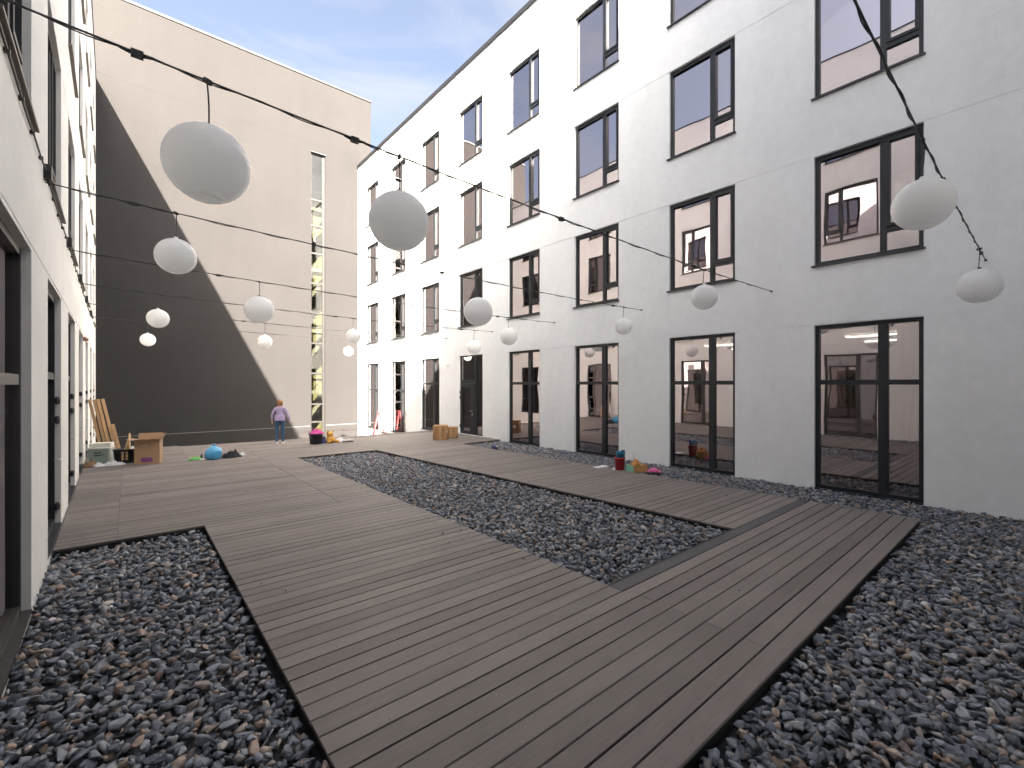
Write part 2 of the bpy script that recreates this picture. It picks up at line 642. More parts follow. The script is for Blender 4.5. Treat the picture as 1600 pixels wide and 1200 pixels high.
deck = MB()        # dark substructure, slightly below the boards: its edges show as the black deck rim
def sub(poly):
    deck.prism(poly, -0.125, -0.03)
I = 0.012
sub([(0.91 + I, 1.375 + I), (9.93 - I, 1.375 + I), (9.87 - I, 3.19), (0.91 + I, 3.19)])
sub([(0.91 + I, 3.19), (4.03 - I, 3.19), (3.92 - I, 14.75), (0.91 + I, 14.75)])
sub([(7.07 + I, 3.19), (9.87 - I, 3.19), (9.47 - I, 14.3), (6.42 + I, 14.3)])
sub([(wall_l(8.5) + 0.02, 8.52 + I), (0.91 + I, 8.52 + I), (0.91 + I, 14.75), (wall_l(14.7) + 0.02, 14.75)])
sub([(wall_l(14.7) + 0.02, 14.75), (6.40 + I, 14.75), (6.40 + I, far_edge(6.4) - I), (wall_l(20) + 0.02, far_edge(-1) - I)])
sub([(6.40 + I, 14.3), (11.43, 14.26), (11.43, far_edge(11.43) - I), (6.40 + I, far_edge(6.4) - I)])
deck.box((-1.3, 20.0, -1.3), (0.5, 20.1, -0.13))
deckO = deck.build('deck', M['edge'])
tag(deckO, kind='structure')

boards = []
nrow = int((20.4 - S0) / PITCH) + 1
for k in range(nrow):
    a, b = S0 + k * PITCH + GAP / 2, S0 + (k + 1) * PITCH - GAP / 2
    mid = (a + b) / 2
    segs = []
    if mid < 3.0:
        segs = [(e_left, c(4.09)), (c(4.09), e_out)] if k % 2 == 1 else [(e_left, e_out)]
    elif mid < 3.17:
        segs = [(e_left, c(4.03)), (c(4.03), e_out)]
    elif mid < 8.5:
        segs = [(e_left, e_in_l), (e_in_r, e_out)]
    elif mid < 14.72:
        segs = [(e_wall, c(-0.12)), (c(-0.12), c(3.04)), (c(3.04), e_in_l), (e_in_r, e_out)]
    else:
        segs = [(e_wall, c(-0.12)), (c(-0.12), c(1.38)), (c(1.38), c(3.04)), (c(3.04), c(6.41)), (c(6.41), c(11.44))]
        if mid < 16.6:
            segs[1:3] = [(c(-0.12), c(3.04))]
    for j, (l, r) in enumerate(segs):
        gl = 0.002 if l not in (e_left, e_wall, e_in_r) else 0.0
        n0a, n0b, n1a, n1b = l(a) + gl, l(b) + gl, r(a) - 0.002, r(b) - 0.002
        s1l, s1r = min(b, far_edge(n0b)), min(b, far_edge(n1b))
        if s1l <= a + 0.01 and s1r <= a + 0.01:
            continue
        s1l, s1r = max(s1l, a + 0.004), max(s1r, a + 0.004)
        dark = (3.0 < mid < 3.17 and j == 1)
        wide = 11.7 < mid < 11.87 and l is e_in_r
        if wide:
            s1l -= 0.012
            s1r -= 0.012
        boards.append(([(n0a, a), (n1a, a), (n1b, s1r), (n0b, s1l)], dark))


def board_mb(mb, poly, jit):
    n = len(poly)
    ch = 0.003
    cx_ = sum(p[0] for p in poly) / n
    cy_ = sum(p[1] for p in poly) / n
    top = [(p[0] + (ch if p[0] < cx_ else -ch), p[1] + (ch if p[1] < cy_ else -ch)) for p in poly]
    i = len(mb.v)
    z1 = jit
    mb.v += [(x, y, -0.026) for x, y in poly] + [(x, y, z1 - ch) for x, y in poly] + [(x, y, z1) for x, y in top]
    fs = [tuple(i + q for q in (8, 9, 10, 11))]
    for q in range(4):
        q2 = (q + 1) % 4
        fs.append((i + q, i + q2, i + 4 + q2, i + 4 + q))
        fs.append((i + 4 + q, i + 4 + q2, i + 8 + q2, i + 8 + q))
    mb.f += fs
    mb.m += [0] * len(fs)
    mb.sm += [False] * len(fs)


def px_size(poly):
    cx_ = sum(p[0] for p in poly) / 4
    cy_ = sum(p[1] for p in poly) / 4
    return math.hypot(cx_, cy_)


boards.sort(key=lambda q: px_size(q[0]))
rest = MB()
for i, (poly, dark) in enumerate(boards):
    jit = random.uniform(-0.0012, 0.0012)
    if i < 300:
        mb = MB()
        board_mb(mb, poly, jit)
        mb.build('board', M['board_dark'] if dark else M['board'], deckO)
    else:
        board_mb(rest, poly, jit)
tag(rest.build('far_board', M['board'], deckO), kind='stuff')

# ---------------------------------------------------------------- gravel
variants = []
for i in range(36):
    rr = random.Random(100 + i)
    bm = bmesh.new()
    ax = (rr.uniform(0.8, 1.15), rr.uniform(0.55, 0.85), rr.uniform(0.30, 0.55))
    for _ in range(rr.randint(11, 15)):
        v = Vector((rr.gauss(0, 1), rr.gauss(0, 1), rr.gauss(0, 1))).normalized()
        v = Vector([math.copysign(abs(q) ** 0.75, q) for q in v])
        bm.verts.new((v.x * ax[0], v.y * ax[1], v.z * ax[2]))
    ret = bmesh.ops.convex_hull(bm, input=list(bm.verts))
    bmesh.ops.delete(bm, geom=[e for e in ret['geom_interior'] + ret['geom_unused'] if isinstance(e, bmesh.types.BMVert)], context='VERTS')
    bmesh.ops.triangulate(bm, faces=list(bm.faces))
    bm.verts.index_update()
    vs = np.array([tuple(v.co) for v in bm.verts])
    fs = np.array([[v.index for v in f.verts] for f in bm.faces])
    bm.free()
    variants.append((vs, fs))


def in_gravel(n, s):
    out = np.zeros(len(n), bool)
    wl = -0.615 - 0.019 * s
    out |= (s < 8.50) & (s > -0.5) & (n > wl + 0.02) & (n < 0.885)
    out |= (s < 1.35) & (s > -0.5) & (n > 0.8) & (n < 11.44)
    out |= (s >= 1.3) & (s < 14.22) & (n > 9.95 - 0.035 * (s - 1.4)) & (n < 11.44)
    out |= (s > 3.20) & (s < 14.72) & (n > 4.05 - 0.011 * (s - 3.2)) & (n < 7.04 - 0.058 * (s - 3.2))
    return out


def scatter(step, zlo, zhi, smin, smax, seed, tilt):
    r = np.random.default_rng(seed)
    gn, gs = np.meshgrid(np.arange(-1.3, 11.6, step), np.arange(-0.6, 14.9, step))
    n = gn.ravel() + r.uniform(-0.55, 0.55, gn.size) * step
    s = gs.ravel() + r.uniform(-0.55, 0.55, gn.size) * step
    k = in_gravel(n, s)
    # behind the camera nothing is needed
    k &= (n * 0.645 + s * 0.764) > 0.7
    n, s = n[k], s[k]
    q = len(n)
    size = np.exp(r.normal(math.log(0.040), 0.27, q)).clip(smin, smax)
    z = r.uniform(zlo, zhi, q)
    yaw = r.uniform(0, 2 * math.pi, q)
    tx = r.normal(0, tilt, q)
    ty = r.normal(0, tilt, q)
    return n, s, z, size, yaw, tx, ty


def rotmats(yaw, tx, ty):
    cz, sz = np.cos(yaw), np.sin(yaw)
    cx_, sx_ = np.cos(tx), np.sin(tx)
    cy_, sy_ = np.cos(ty), np.sin(ty)
    o, l = np.zeros_like(yaw), np.ones_like(yaw)
    Rz = np.stack([cz, -sz, o, sz, cz, o, o, o, l], -1).reshape(-1, 3, 3)
    Rx = np.stack([l, o, o, o, cx_, -sx_, o, sx_, cx_], -1).reshape(-1, 3, 3)
    Ry = np.stack([cy_, o, sy_, o, l, o, -sy_, o, cy_], -1).reshape(-1, 3, 3)
    return Rx @ Ry @ Rz


A = scatter(0.060, -0.125, -0.085, 0.026, 0.07, 1, 0.35)
B = scatter(0.078, -0.085, -0.052, 0.028, 0.075, 2, 0.45)
n_, s_, z_, sz_, yw_, tx_, ty_ = [np.concatenate(q) for q in zip(A, B)]
Rm = rotmats(yw_, tx_, ty_)
var = rng.integers(0, len(variants), len(n_))
# size in the picture -> the 300 largest that show become single stones
depth = n_ * 0.645 + s_ * 0.764
side = n_ * 0.764 - s_ * 0.645
u_ = side / depth * 711
v_ = (2.2 - z_) / depth * 711
vis = (np.abs(u_) < 790) & (v_ < 590) & (depth > 0.5) & (z_ > -0.082)
score = np.where(vis, sz_ / depth, 0)
single = np.zeros(len(n_), bool)
single[np.argsort(-score)[:286]] = True
vmesh = []
for vs, fs in variants:
    me = bpy.data.meshes.new('stone')
    me.from_pydata([tuple(q) for q in vs], [], [tuple(q) for q in fs])
    me.materials.append(M['stone'])
    vmesh.append(bevel_mesh(me, 0.06, 1))
for i in np.nonzero(single)[0]:
    o = bpy.data.objects.new('stone', vmesh[var[i]])
    COL.objects.link(o)
    o.parent = bed
    Mx = Matrix([list(q) for q in (Rm[i] * sz_[i])]).to_4x4()
    Mx.translation = (n_[i], s_[i], z_[i])
    o.matrix_local = Mx
for i in range(14):      # a few chips kicked onto the boards
    rr = random.Random(900 + i)
    y = rr.uniform(1.6, 7.5)
    x = rr.choice([0.95 + abs(rr.gauss(0, 0.25)), 9.7 - abs(rr.gauss(0, 0.4)) - 0.035 * y, 3.9 - abs(rr.gauss(0, 0.2)) if y > 3.3 else 5.0])
    o = bpy.data.objects.new('stone', vmesh[i % len(vmesh)])
    COL.objects.link(o)
    o.parent = bed
    q = rr.uniform(0.012, 0.026)
    o.scale = (q, q, q)
    o.rotation_euler = (rr.uniform(-.3, .3), rr.uniform(-.3, .3), rr.uniform(0, 6))
    o.location = (x, y, q * 0.33)
VV, FF = [], []
off = 0
for q, (vs, fs) in enumerate(variants):
    idx = np.nonzero((var == q) & ~single)[0]
    if not len(idx):
        continue
    P = np.einsum('kij,vj->kvi', Rm[idx] * sz_[idx][:, None, None], vs) + np.stack([n_[idx], s_[idx], z_[idx]], -1)[:, None, :]
    F = fs[None] + (np.arange(len(idx)) * len(vs))[:, None, None] + off
    VV.append(P.reshape(-1, 3))
    FF.append(F.reshape(-1, 3))
    off += len(idx) * len(vs)
VV = np.concatenate(VV).astype(np.float32)
FF = np.concatenate(FF).astype(np.int32)
me = bpy.data.meshes.new('gravel_stones')
me.vertices.add(len(VV))
me.vertices.foreach_set('co', VV.ravel())
me.loops.add(FF.size)
me.loops.foreach_set('vertex_index', FF.ravel())
me.polygons.add(len(FF))
me.polygons.foreach_set('loop_start', np.arange(0, FF.size, 3, dtype=np.int32))
me.polygons.foreach_set('loop_total', np.full(len(FF), 3, dtype=np.int32))
me.update(calc_edges=True)
me.materials.append(M['stone'])
tag(link('gravel_stones', me, bed), kind='stuff')
print('stones', len(n_), 'tris', len(FF))


# ---------------------------------------------------------------- buildings
def facade(mb, x0, x1, z0, z1, openings, joints, depth=0.10, m=0, gw=0.009, gd=0.014):
    """wall skin in local (x along, y inward, z up) with recessed openings and shadow-gap joints"""
    xs = sorted({x0, x1} | {q for o in openings for q in o[:2]})
    zs = sorted({z0, z1} | {q for o in openings for q in o[2:]} | {j + d for j in joints for d in (-gw, gw)})
    for i in range(len(xs) - 1):
        for k in range(len(zs) - 1):
            a, b, lo, hi = xs[i], xs[i + 1], zs[k], zs[k + 1]
            xm, zm = (a + b) / 2, (lo + hi) / 2
            if any(o[0] < xm < o[1] and o[2] < zm < o[3] for o in openings):
                continue
            gro = any(abs(zm - j) < gw for j in joints)
            y = gd if gro else 0.0
            mb.quad((a, y, lo), (b, y, lo), (b, y, hi), (a, y, hi), m=m)
            if gro:
                mb.quad((a, 0, lo), (b, 0, lo), (b, gd, lo), (a, gd, lo), m=m)
                mb.quad((a, gd, hi), (b, gd, hi), (b, 0, hi), (a, 0, hi), m=m)
    for a, b, lo, hi in openings:
        mb.quad((a, 0, lo), (a, depth, lo), (a, depth, hi), (a, 0, hi), m=m)
        mb.quad((b, depth, lo), (b, 0, lo), (b, 0, hi), (b, depth, hi), m=m)
        mb.quad((a, 0, hi), (a, depth, hi), (b, depth, hi), (b, 0, hi), m=m)
        mb.quad((a, depth, lo), (a, 0, lo), (b, 0, lo), (b, depth, lo), m=m)


def frame_bar(mb, x0, x1, z0, z1, y0, y1, m=0):
    mb.box((x0, y0, z0), (x1, y1, z1), m)


_wcache = {}


def window_meshes(kind, W, H, fm, sm, mull, depth):
    key = (kind, round(W, 3), round(H, 3), fm.name, depth)
    if key in _wcache:
        return _wcache[key]
    d = depth
    f = MB()
    t = 0.078
    y0, y1 = d - 0.03, d + 0.06
    frame_bar(f, 0, t, 0, H, y0, y1)
    frame_bar(f, W - t, W, 0, H, y0, y1)
    frame_bar(f, t, W - t, H - t, H, y0 + 0.002, y1)
    frame_bar(f, t, W - t, 0, t + (0.03 if kind != 'upper' else 0), y0 + 0.002, y1)
    mx = mull
    HM = 0.05 if kind == 'upper' else 0.082
    frame_bar(f, mx - HM, mx + HM, t, H - t, y0 + 0.004, y1)
    panes = []
    yp = d + 0.02
    if kind == 'upper':
        tz = 0.50
        frame_bar(f, mx + HM, W - t, tz - 0.05, tz + 0.05, y0 + 0.006, y1)
        # opening sash
        a, b, lo, hi = mx + HM + 0.002, W - t - 0.002, tz + 0.052, H - t - 0.002
        q = 0.055
        for bb in ((a, a + q, lo, hi), (b - q, b, lo, hi), (a + q, b - q, lo, lo + q), (a + q, b - q, hi - q, hi)):
            frame_bar(f, *bb, y0 - 0.018, y1 - 0.01)
        panes = [(t, mx - HM, t, H - t), (a + q, b - q, lo + q, hi - q), (mx + HM, W - t, t, tz - 0.05)]
        # shading box under the lintel
        frame_bar(f, t, W - t, H - 0.10, H - t, y0 - 0.012, y0 + 0.002)
    elif kind == 'ground':
        frame_bar(f, 0.001, W - 0.001, 0.001, 0.03, -0.004, y0)
        tz = 2.33
        frame_bar(f, t, mx - HM, tz - 0.05, tz + 0.05, y0 + 0.006, y1)
        frame_bar(f, mx + HM, W - t, tz - 0.05, tz + 0.05, y0 + 0.006, y1)
        panes = [(t, mx - HM, t + 0.03, tz - 0.05), (t, mx - HM, tz + 0.05, H - t), (mx + HM, W - t, t + 0.03, tz - 0.05), (mx + HM, W - t, tz + 0.05, H - t)]
    fme = f.mesh('window', fm)
    pme = []
    for a, b, lo, hi in panes:
        p = MB()
        p.box((a - 0.004, yp, lo - 0.004), (b + 0.004, yp + 0.008, hi + 0.004))
        pme.append(p.mesh('pane', M['glass']))
    s = MB()
    s.prism([(-0.05, -0.055), (W + 0.03, -0.055), (W + 0.03, d - 0.03), (-0.05, d - 0.03)], -0.035, -0.004)
    sme = s.mesh('sill', sm)
    _wcache[key] = (fme, pme, sme)
    return _wcache[key]


def add_window(root, kind, x, z, W, H, fm, sm, mull, depth=0.10, sill=True):
    fme, pme, sme = window_meshes(kind, W, H, fm, sm, mull, depth)
    wo = link('window', fme, root, (x, 0, z))
    for p in pme:
        link('pane', p, wo)
    if sill:
        link('sill', sme, wo)
    return wo


ROWS = [(4.79, 7.16), (8.44, 10.84), (12.11, 14.51)]
JOINTS = [3.50, 7.17, 10.85]


def interior(root, x0, x1, zt, deep, wallm, parts=()):
    ib = MB()
    for z in (-0.02, 3.67, 7.34, 11.01, 14.68):
        ib.box((x0, 0.22, z - 0.14), (x1, deep, z), 1)
    ib.quad((x0, deep, -1.5), (x1, deep, -1.5), (x1, deep, zt), (x0, deep, zt), m=0)
    for x in parts:
        for z in (-0.02, 3.67, 7.34, 11.01):
            ib.box((x - 0.06, 0.22, z), (x + 0.06, deep - 0.01, z + 3.52), 0)
    return ib.build('interior', [wallm, M['innerf']], root)


# right-hand white building: local x = -world y
RB = thing('office_building', 'white rendered four storey building with dark framed windows along the right side', 'building', (11.46, 0, 0), R(-90))
W_R = 1.79
ops = []
for k in range(-1, 8):
    xr = -(1.55 + 3.49 * k)
    xl = xr - W_R
    for lo, hi in ROWS:
        ops.append((xl, xr, lo, hi))
    if k == 4:
        ops.append((xl, xr, 0.0, 3.49))
    elif k >= 6:
        ops.append((xl, xr, -0.45, 3.49))
    else:
        ops.append((xl, xr, -0.08, 3.49))
wm = MB()
facade(wm, -29.2, 3.2, -1.6, 16.42, ops, JOINTS)
wm.quad((-29.2, 0, 16.42), (3.2, 0, 16.42), (3.2, 9, 16.42), (-29.2, 9, 16.42))
wm.quad((-29.2, 0, -1.6), (-29.2, 9, -1.6), (-29.2, 9, 16.42), (-29.2, 0, 16.42))
wm.quad((3.2, 0, -1.6), (3.2, 9, -1.6), (3.2, 9, 16.42), (3.2, 0, 16.42))
wm.quad((-29.2, 9, -1.6), (3.2, 9, -1.6), (3.2, 9, 16.42), (-29.2, 9, 16.42))
wm.build('wall', M['white'], RB)
cp = MB()
cp.box((-29.23, -0.04, 16.42), (3.2, 0.45, 16.50))
cp.box((-29.23, -0.06, 16.30), (3.2, -0.012, 16.43))
cp.build('roof_edge', M['cap'], RB)
interior(RB, -29.1, 3.1, 16.4, 6.5, M['inner'], [-(0.7 + 3.49 * k) for k in (0, 2, 4, 5, 7)])
for k in range(-1, 8):
    xl = -(1.55 + 3.49 * k) - W_R
    for lo, hi in ROWS:
        add_window(RB, 'upper', xl, lo, W_R, hi - lo, M['frame'], M['sill'], W_R * 0.655)
    if k == 4:
        continue
    z0 = -0.45 if k >= 6 else -0.08
    add_window(RB, 'ground', xl, z0, W_R, 3.49 - z0, M['frame'], M['sill'], W_R * 0.655, sill=k >= 6)
# the door bay
xl = -(1.55 + 3.49 * 4) - W_R
dm = MB()
y0, y1 = 0.07, 0.16
for bb in ((0, 0.06, 0, 3.49), (W_R - 0.05, W_R, 0, 3.49), (0.06, W_R - 0.05, 3.43, 3.49), (1.12, 1.24, 0, 3.43), (0.06, 1.12, 2.24, 2.42), (1.24, W_R - 0.05, 0, 0.06)):
    frame_bar(dm, *bb, y0, y1)
dw = dm.build('door_frame', M['frame'], RB, (xl, 0, 0))
for bb in ((0.06, 1.12, 2.42, 3.43), (1.24, W_R - 0.05, 0.06, 3.43)):
    p = MB()
    p.box((bb[0] - 0.004, 0.11, bb[2] - 0.004), (bb[1] + 0.004, 0.118, bb[3] + 0.004))
    p.build('pane', M['glass'], dw)
dl = MB()
for bb in ((0.063, 0.17, 0.012, 2.236), (0.78, 1.117, 0.012, 2.236), (0.17, 0.78, 0.012, 0.15), (0.17, 0.78, 2.08, 2.236)):
    frame_bar(dl, *bb, y0 - 0.02, y1 - 0.02)
door = dl.build('door', M['frame'], RB, (xl, 0, 0))
p = MB()
p.box((0.166, 0.10, 0.146), (0.784, 0.108, 2.084))
p.build('pane', M['glass'], door)
hd = MB()
hd.tube([(0.98, 0.05, 1.05), (0.98, 0.0, 1.05), (0.84, -0.005, 1.05)], 0.011, 8)
hd.box((0.955, 0.035, 0.86), (1.005, 0.051, 0.95))
hd.build('handle', M['steel'], door)
for z in (0.35, 1.62, 1.86):
    hb = MB()
    hb.tube([(0.045, 0.03, z - 0.06), (0.045, 0.03, z + 0.06)], 0.022, 8)
    hb.box((0.02, 0.03, z - 0.045), (0.11, 0.06, z + 0.045))
    hb.build('hinge', M['black'], door)

# left-hand building, its cream tint holds warm bounced light
LB = thing('office_building', 'rendered building tinted cream for warm bounced light, seen at a steep angle along the left edge', 'building', (-0.615, 0, 0), R(90) + math.atan(0.019))
W_L = 1.96
ops = []
lcols = [4.64 + 3.49 * k for k in range(-2, 7)]
for x in lcols:
    for lo, hi in ROWS:
        ops.append((x, x + W_L, lo, hi))
    ops.append((x, x + W_L, -0.08 if x < 8 else 0.0, 3.55))
wm = MB()
facade(wm, -3.0, 29.2, -1.6, 16.66, ops, [3.60, 7.17, 10.85])
wm.quad((-3, 0, 16.66), (29.2, 0, 16.66), (29.2, 9, 16.66), (-3, 9, 16.66))
wm.quad((-3, 9, -1.6), (29.2, 9, -1.6), (29.2, 9, 16.66), (-3, 9, 16.66))
wm.quad((-3, 0, -1.6), (-3, 9, -1.6), (-3, 9, 16.66), (-3, 0, 16.66))
wm.build('wall', M['cream'], LB)
cp = MB()
cp.box((-3, -0.03, 16.66), (29.2, 0.4, 16.72))
cp.build('roof_edge', M['cap'], LB)
interior(LB, -2.9, 29.1, 16.6, 6.0, M['inner'], [2.5 + 3.49 * k for k in (0, 2, 3, 5, 7)])
for i, x in enumerate(lcols):
    for lo, hi in ROWS:
        add_window(LB, 'upper', x, lo, W_L, hi - lo, M['frame'], M['sill_b'], W_L * 0.655)
    z0 = -0.08 if x < 8 else 0.0
    wo = add_window(LB, 'ground', x, z0, W_L, 3.55 - z0, M['frame_b'] if x < 8 else M['frame'], M['sill_b'], W_L * 0.34, sill=False)
    if x > 8:
        for z in (0.3, 1.65, 1.95):
            hb = MB()
            hb.tube([(W_L - 0.05, 0.035, z - 0.06), (W_L - 0.05, 0.035, z + 0.06)], 0.02, 8)
            hb.box((W_L - 0.13, 0.035, z - 0.05), (W_L - 0.015, 0.07, z + 0.05))
            hb.box((W_L - 0.03, 0.01, z - 0.03), (W_L - 0.004, 0.07, z + 0.03))
            hb.build('hinge', M['black'], wo)
        hb = MB()
        hb.tube([(W_L - 0.30, 0.06, 1.05), (W_L - 0.30, 0.0, 1.05), (W_L - 0.17, -0.005, 1.05)], 0.011, 6)
        hb.build('handle', M['steel'], wo)

# tall grey-beige end building
BB = thing('end_building', 'tall beige grey rendered end wall with one narrow stairwell window, half in shadow', 'building', (0, 29.2, 0))
SX0, SX1, SZ0, SZ1 = 8.56, 9.40, -1.25, 16.45
wm = MB()
facade(wm, -3.0, 12.35, -1.6, 20.95, [(SX0, SX1, SZ0, SZ1)], [5.6, 9.4, 13.2, 17.0], depth=0.16, gw=0.006, gd=0.003)
for a, b in (((-3, 0), (-3, 12)), ((12.35, 0), (12.35, 12)), ((-3, 12), (12.35, 12))):
    wm.quad((*a, -1.6), (*b, -1.6), (*b, 20.95), (*a, 20.95))
wm.quad((-3, 0, 20.95), (12.35, 0, 20.95), (12.35, 12, 20.95), (-3, 12, 20.95))
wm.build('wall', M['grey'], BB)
js = MB()
js.box((-1.1, -0.008, -0.345), (8.5, 0.0, -0.318))
js.box((9.46, -0.008, -0.345), (11.44, 0.0, -0.318))
js.build('plinth_strip', M['strip'], BB)
cp = MB()
cp.box((-3, -0.05, 20.95), (12.39, 0.4, 21.05))
cp.build('roof_edge', M['cap'], BB)
f = MB()
for bb in ((SX0, SX0 + 0.05, SZ0, SZ1), (SX1 - 0.14, SX1, SZ0, SZ1), (SX0, SX1, SZ1 - 0.06, SZ1 + 0.001)):
    frame_bar(f, *bb, 0.10, 0.19)
zz = [-0.1, 1.0, 2.9, 4.75, 6.6, 8.45, 10.3, 12.0, 13.6]
for z in zz:
    frame_bar(f, SX0 + 0.05, SX1 - 0.14, z - 0.05, z + 0.05, 0.102, 0.188)
f.box((SX0 - 0.03, -0.05, SZ1), (SX1 + 0.05, 0.10, SZ1 + 0.05), 1)
sw = f.build('stairwell_window', [M['frame_l'], M['sill']], BB)
zs = [SZ0] + zz + [SZ1 - 0.06]
for lo, hi in zip(zs[:-1], zs[1:]):
    p = MB()
    p.box((SX0 + 0.046, 0.14, lo + 0.046), (SX1 - 0.136, 0.148, hi - 0.046))
    p.build('pane', M['glass_clear'], sw)
st = MB()
st.quad((7.2, 3.4, -1.6), (11.6, 3.4, -1.6), (11.6, 3.4, 17), (7.2, 3.4, 17), m=0)
st.quad((7.2, 0.2, -1.6), (7.2, 3.4, -1.6), (7.2, 3.4, 17), (7.2, 0.2, 17), m=0)
st.quad((11.6, 0.2, -1.6), (11.6, 3.4, -1.6), (11.6, 3.4, 17), (11.6, 0.2, 17), m=0)
st.quad((7.2, 0.2, 17), (11.6, 0.2, 17), (11.6, 3.4, 17), (7.2, 3.4, 17), m=0)
for i in range(5):
    zl = 1.85 + 3.82 * i
    st.box((7.2, 0.5, zl - 0.22), (11.6, 1.5, zl), 1)
    for x in np.arange(7.3, 11.5, 0.13):
        st.box((x, 0.55, zl), (x + 0.016, 0.57, zl + 0.95), 2)
    st.box((7.2, 0.54, zl + 0.95), (11.6, 0.58, zl + 1.0), 2)
    # flight rising to the landing
    for q in (0, 1):
        x0, z0 = 7.6, zl - 3.6
        T = Matrix.Translation((x0, 1.6 + 0.2 * q, z0)) @ Matrix.Rotation(-math.atan2(3.4, 2.6), 4, 'Y')
        if q == 0:
            st.box((0, 0, 0), (4.3, 1.1, 0.22), 1, T)
        else:
            st.box((0, -0.25, 0.95), (4.3, -0.2, 1.0), 2, T)
st.build('staircase', [M['innery'], M['stairw'], M['black']], BB)

# wing that closes the court behind the camera; its two roof heights throw the shade on the right-hand wall
QB = thing('rear_wing', 'white rendered wing with a raised stair tower closing the near end of the court', 'building', (0, -2.0, 0))
qb = MB()
qb.prism([(-0.6, -9), (4.56, -9), (4.56, 0), (-0.6, 0)], -1.6, 17.5)
qb.build('wall', M['white'], QB)
qb = MB()
qb.prism([(4.56, -9), (11.46, -9), (11.46, 0), (4.56, 0)], -1.6, 20.35)
qb.build('stair_tower', M['white'], QB)
qb = MB()
qb.box((-0.6, -0.35, 17.5), (4.56, 0.04, 17.58))
qb.build('roof_edge', M['sill'], QB)

# ---------------------------------------------------------------- light strings and globe lamps
STR_S = [0.74, 4.2, 7.7, 11.25, 14.8, 18.3, 21.8]
ZL, ZR = 4.60, 4.375


def string_z(n, s):
    a, b = wall_l(s), 11.46
    t = (n - a) / (b - a)
    return ZL + (ZR - ZL) * t - 0.10 * 4 * t * (1 - t)


ORD = ['nearest', 'second', 'third', 'fourth', 'fifth', 'sixth', 'farthest']
connect = {0: [6.6, 10.7], 1: [0.05, 1.62, 4.4, 7.9], 2: [0.05, 4.7, 10.1], 3: [1.45, 5.9, 8.9], 4: [0.15, 5.1, 9.9], 5: [3.1, 7.6], 6: [1.0, 6.0]}
for k, s in enumerate(STR_S):
    a, b = wall_l(s) + 0.01, 11.45
    pts = [(n, s, string_z(n, s)) for n in np.linspace(a, b, 40)]
    cb = MB()
    cb.tube(pts, 0.0075, 6)
    # thinner supply wire wound loosely round the carrier, ends before the last lamp's clip
    L = [(n, s + 0.011 * math.cos(n * 9 + k), string_z(n, s) + 0.011 * math.sin(n * 9 + k) - 0.006) for n in np.linspace(a, b - 0.7, 150)]
    cb.tube(L, 0.0055, 5)
    co = cb.build('light_string', M['cable'])
    tag(co, 'black light cable strung across the court, %s from the camera' % (ORD[k] if k in (0, 6) else ORD[k] + ' one'), 'cable', 'light cables across the court')
    for n in connect[k]:
        z = string_z(n, s)
        m = MB()
        m.box((n - 0.036, s - 0.02, z - 0.032), (n + 0.036, s + 0.02, z + 0.014))
        m.tube([(n - 0.10, s, z), (n - 0.034, s, z - 0.007)], [0.009, 0.016], 8)
        m.tube([(n + 0.034, s, z - 0.007), (n + 0.10, s, z)], [0.016, 0.009], 8)
        m.build('connector', M['black'], co)
    m = MB()
    m.tube([(11.46, s, string_z(11.46, s)), (11.38, s, string_z(11.4, s))], [0.022, 0.012], 8)
    m.build('wall_hook', M['black'], co)

LAMPS = [(0, 5.43, 3.81, .225), (0, 10.36, 3.77, .275), (1, .47, 3.90, .292), (1, 2.07, 3.83, .292), (1, 8.26, 3.84, .236),
         (2, .50, 3.95, .242), (2, 5.58, 3.72, .300), (2, 10.58, 3.83, .236), (3, 2.21, 3.85, .298), (3, 9.35, 3.75, .287),
         (4, .59, 3.90, .243), (4, 5.66, 3.79, .240), (4, 10.51, 3.70, .284), (5, 3.78, 3.76, .238), (5, 8.10, 3.60, .288), (6, .57, 3.88, .243), (6, 8.10, 3.80, .225)]
WHERE = {(0, 0): 'the larger looking of two on the nearest string, nearer the middle', (0, 1): 'the one at the right wall on the nearest string',
         (1, 0): 'the biggest looking one at upper left, on the second string', (1, 1): 'second from left on the second string, before the far corner',
         (1, 2): 'the right one on the second string, below a first floor window', (2, 0): 'left one on the third string, before the dark shade',
         (2, 1): 'middle one on the third string, before the white wall', (2, 2): 'right end of the third string by the white wall',
         (3, 0): 'left one on the fourth string, before the shadow edge', (3, 1): 'right one on the fourth string by the white wall',
         (4, 0): 'left one on the fifth string, before the dark shade', (4, 1): 'middle one on the fifth string, right of the stairwell window',
         (4, 2): 'right one on the fifth string above the door', (5, 0): 'small left one on the sixth string, on the shadow edge',
         (5, 1): 'right one on the sixth string before the sunlit wall', (6, 0): 'leftmost small one on the farthest string', (6, 1): 'small sunlit one on the farthest string'}
prof = []
for i in range(25):
    t = -math.pi / 2 + math.pi * i / 24
    prof.append((math.cos(t), math.sin(t)))
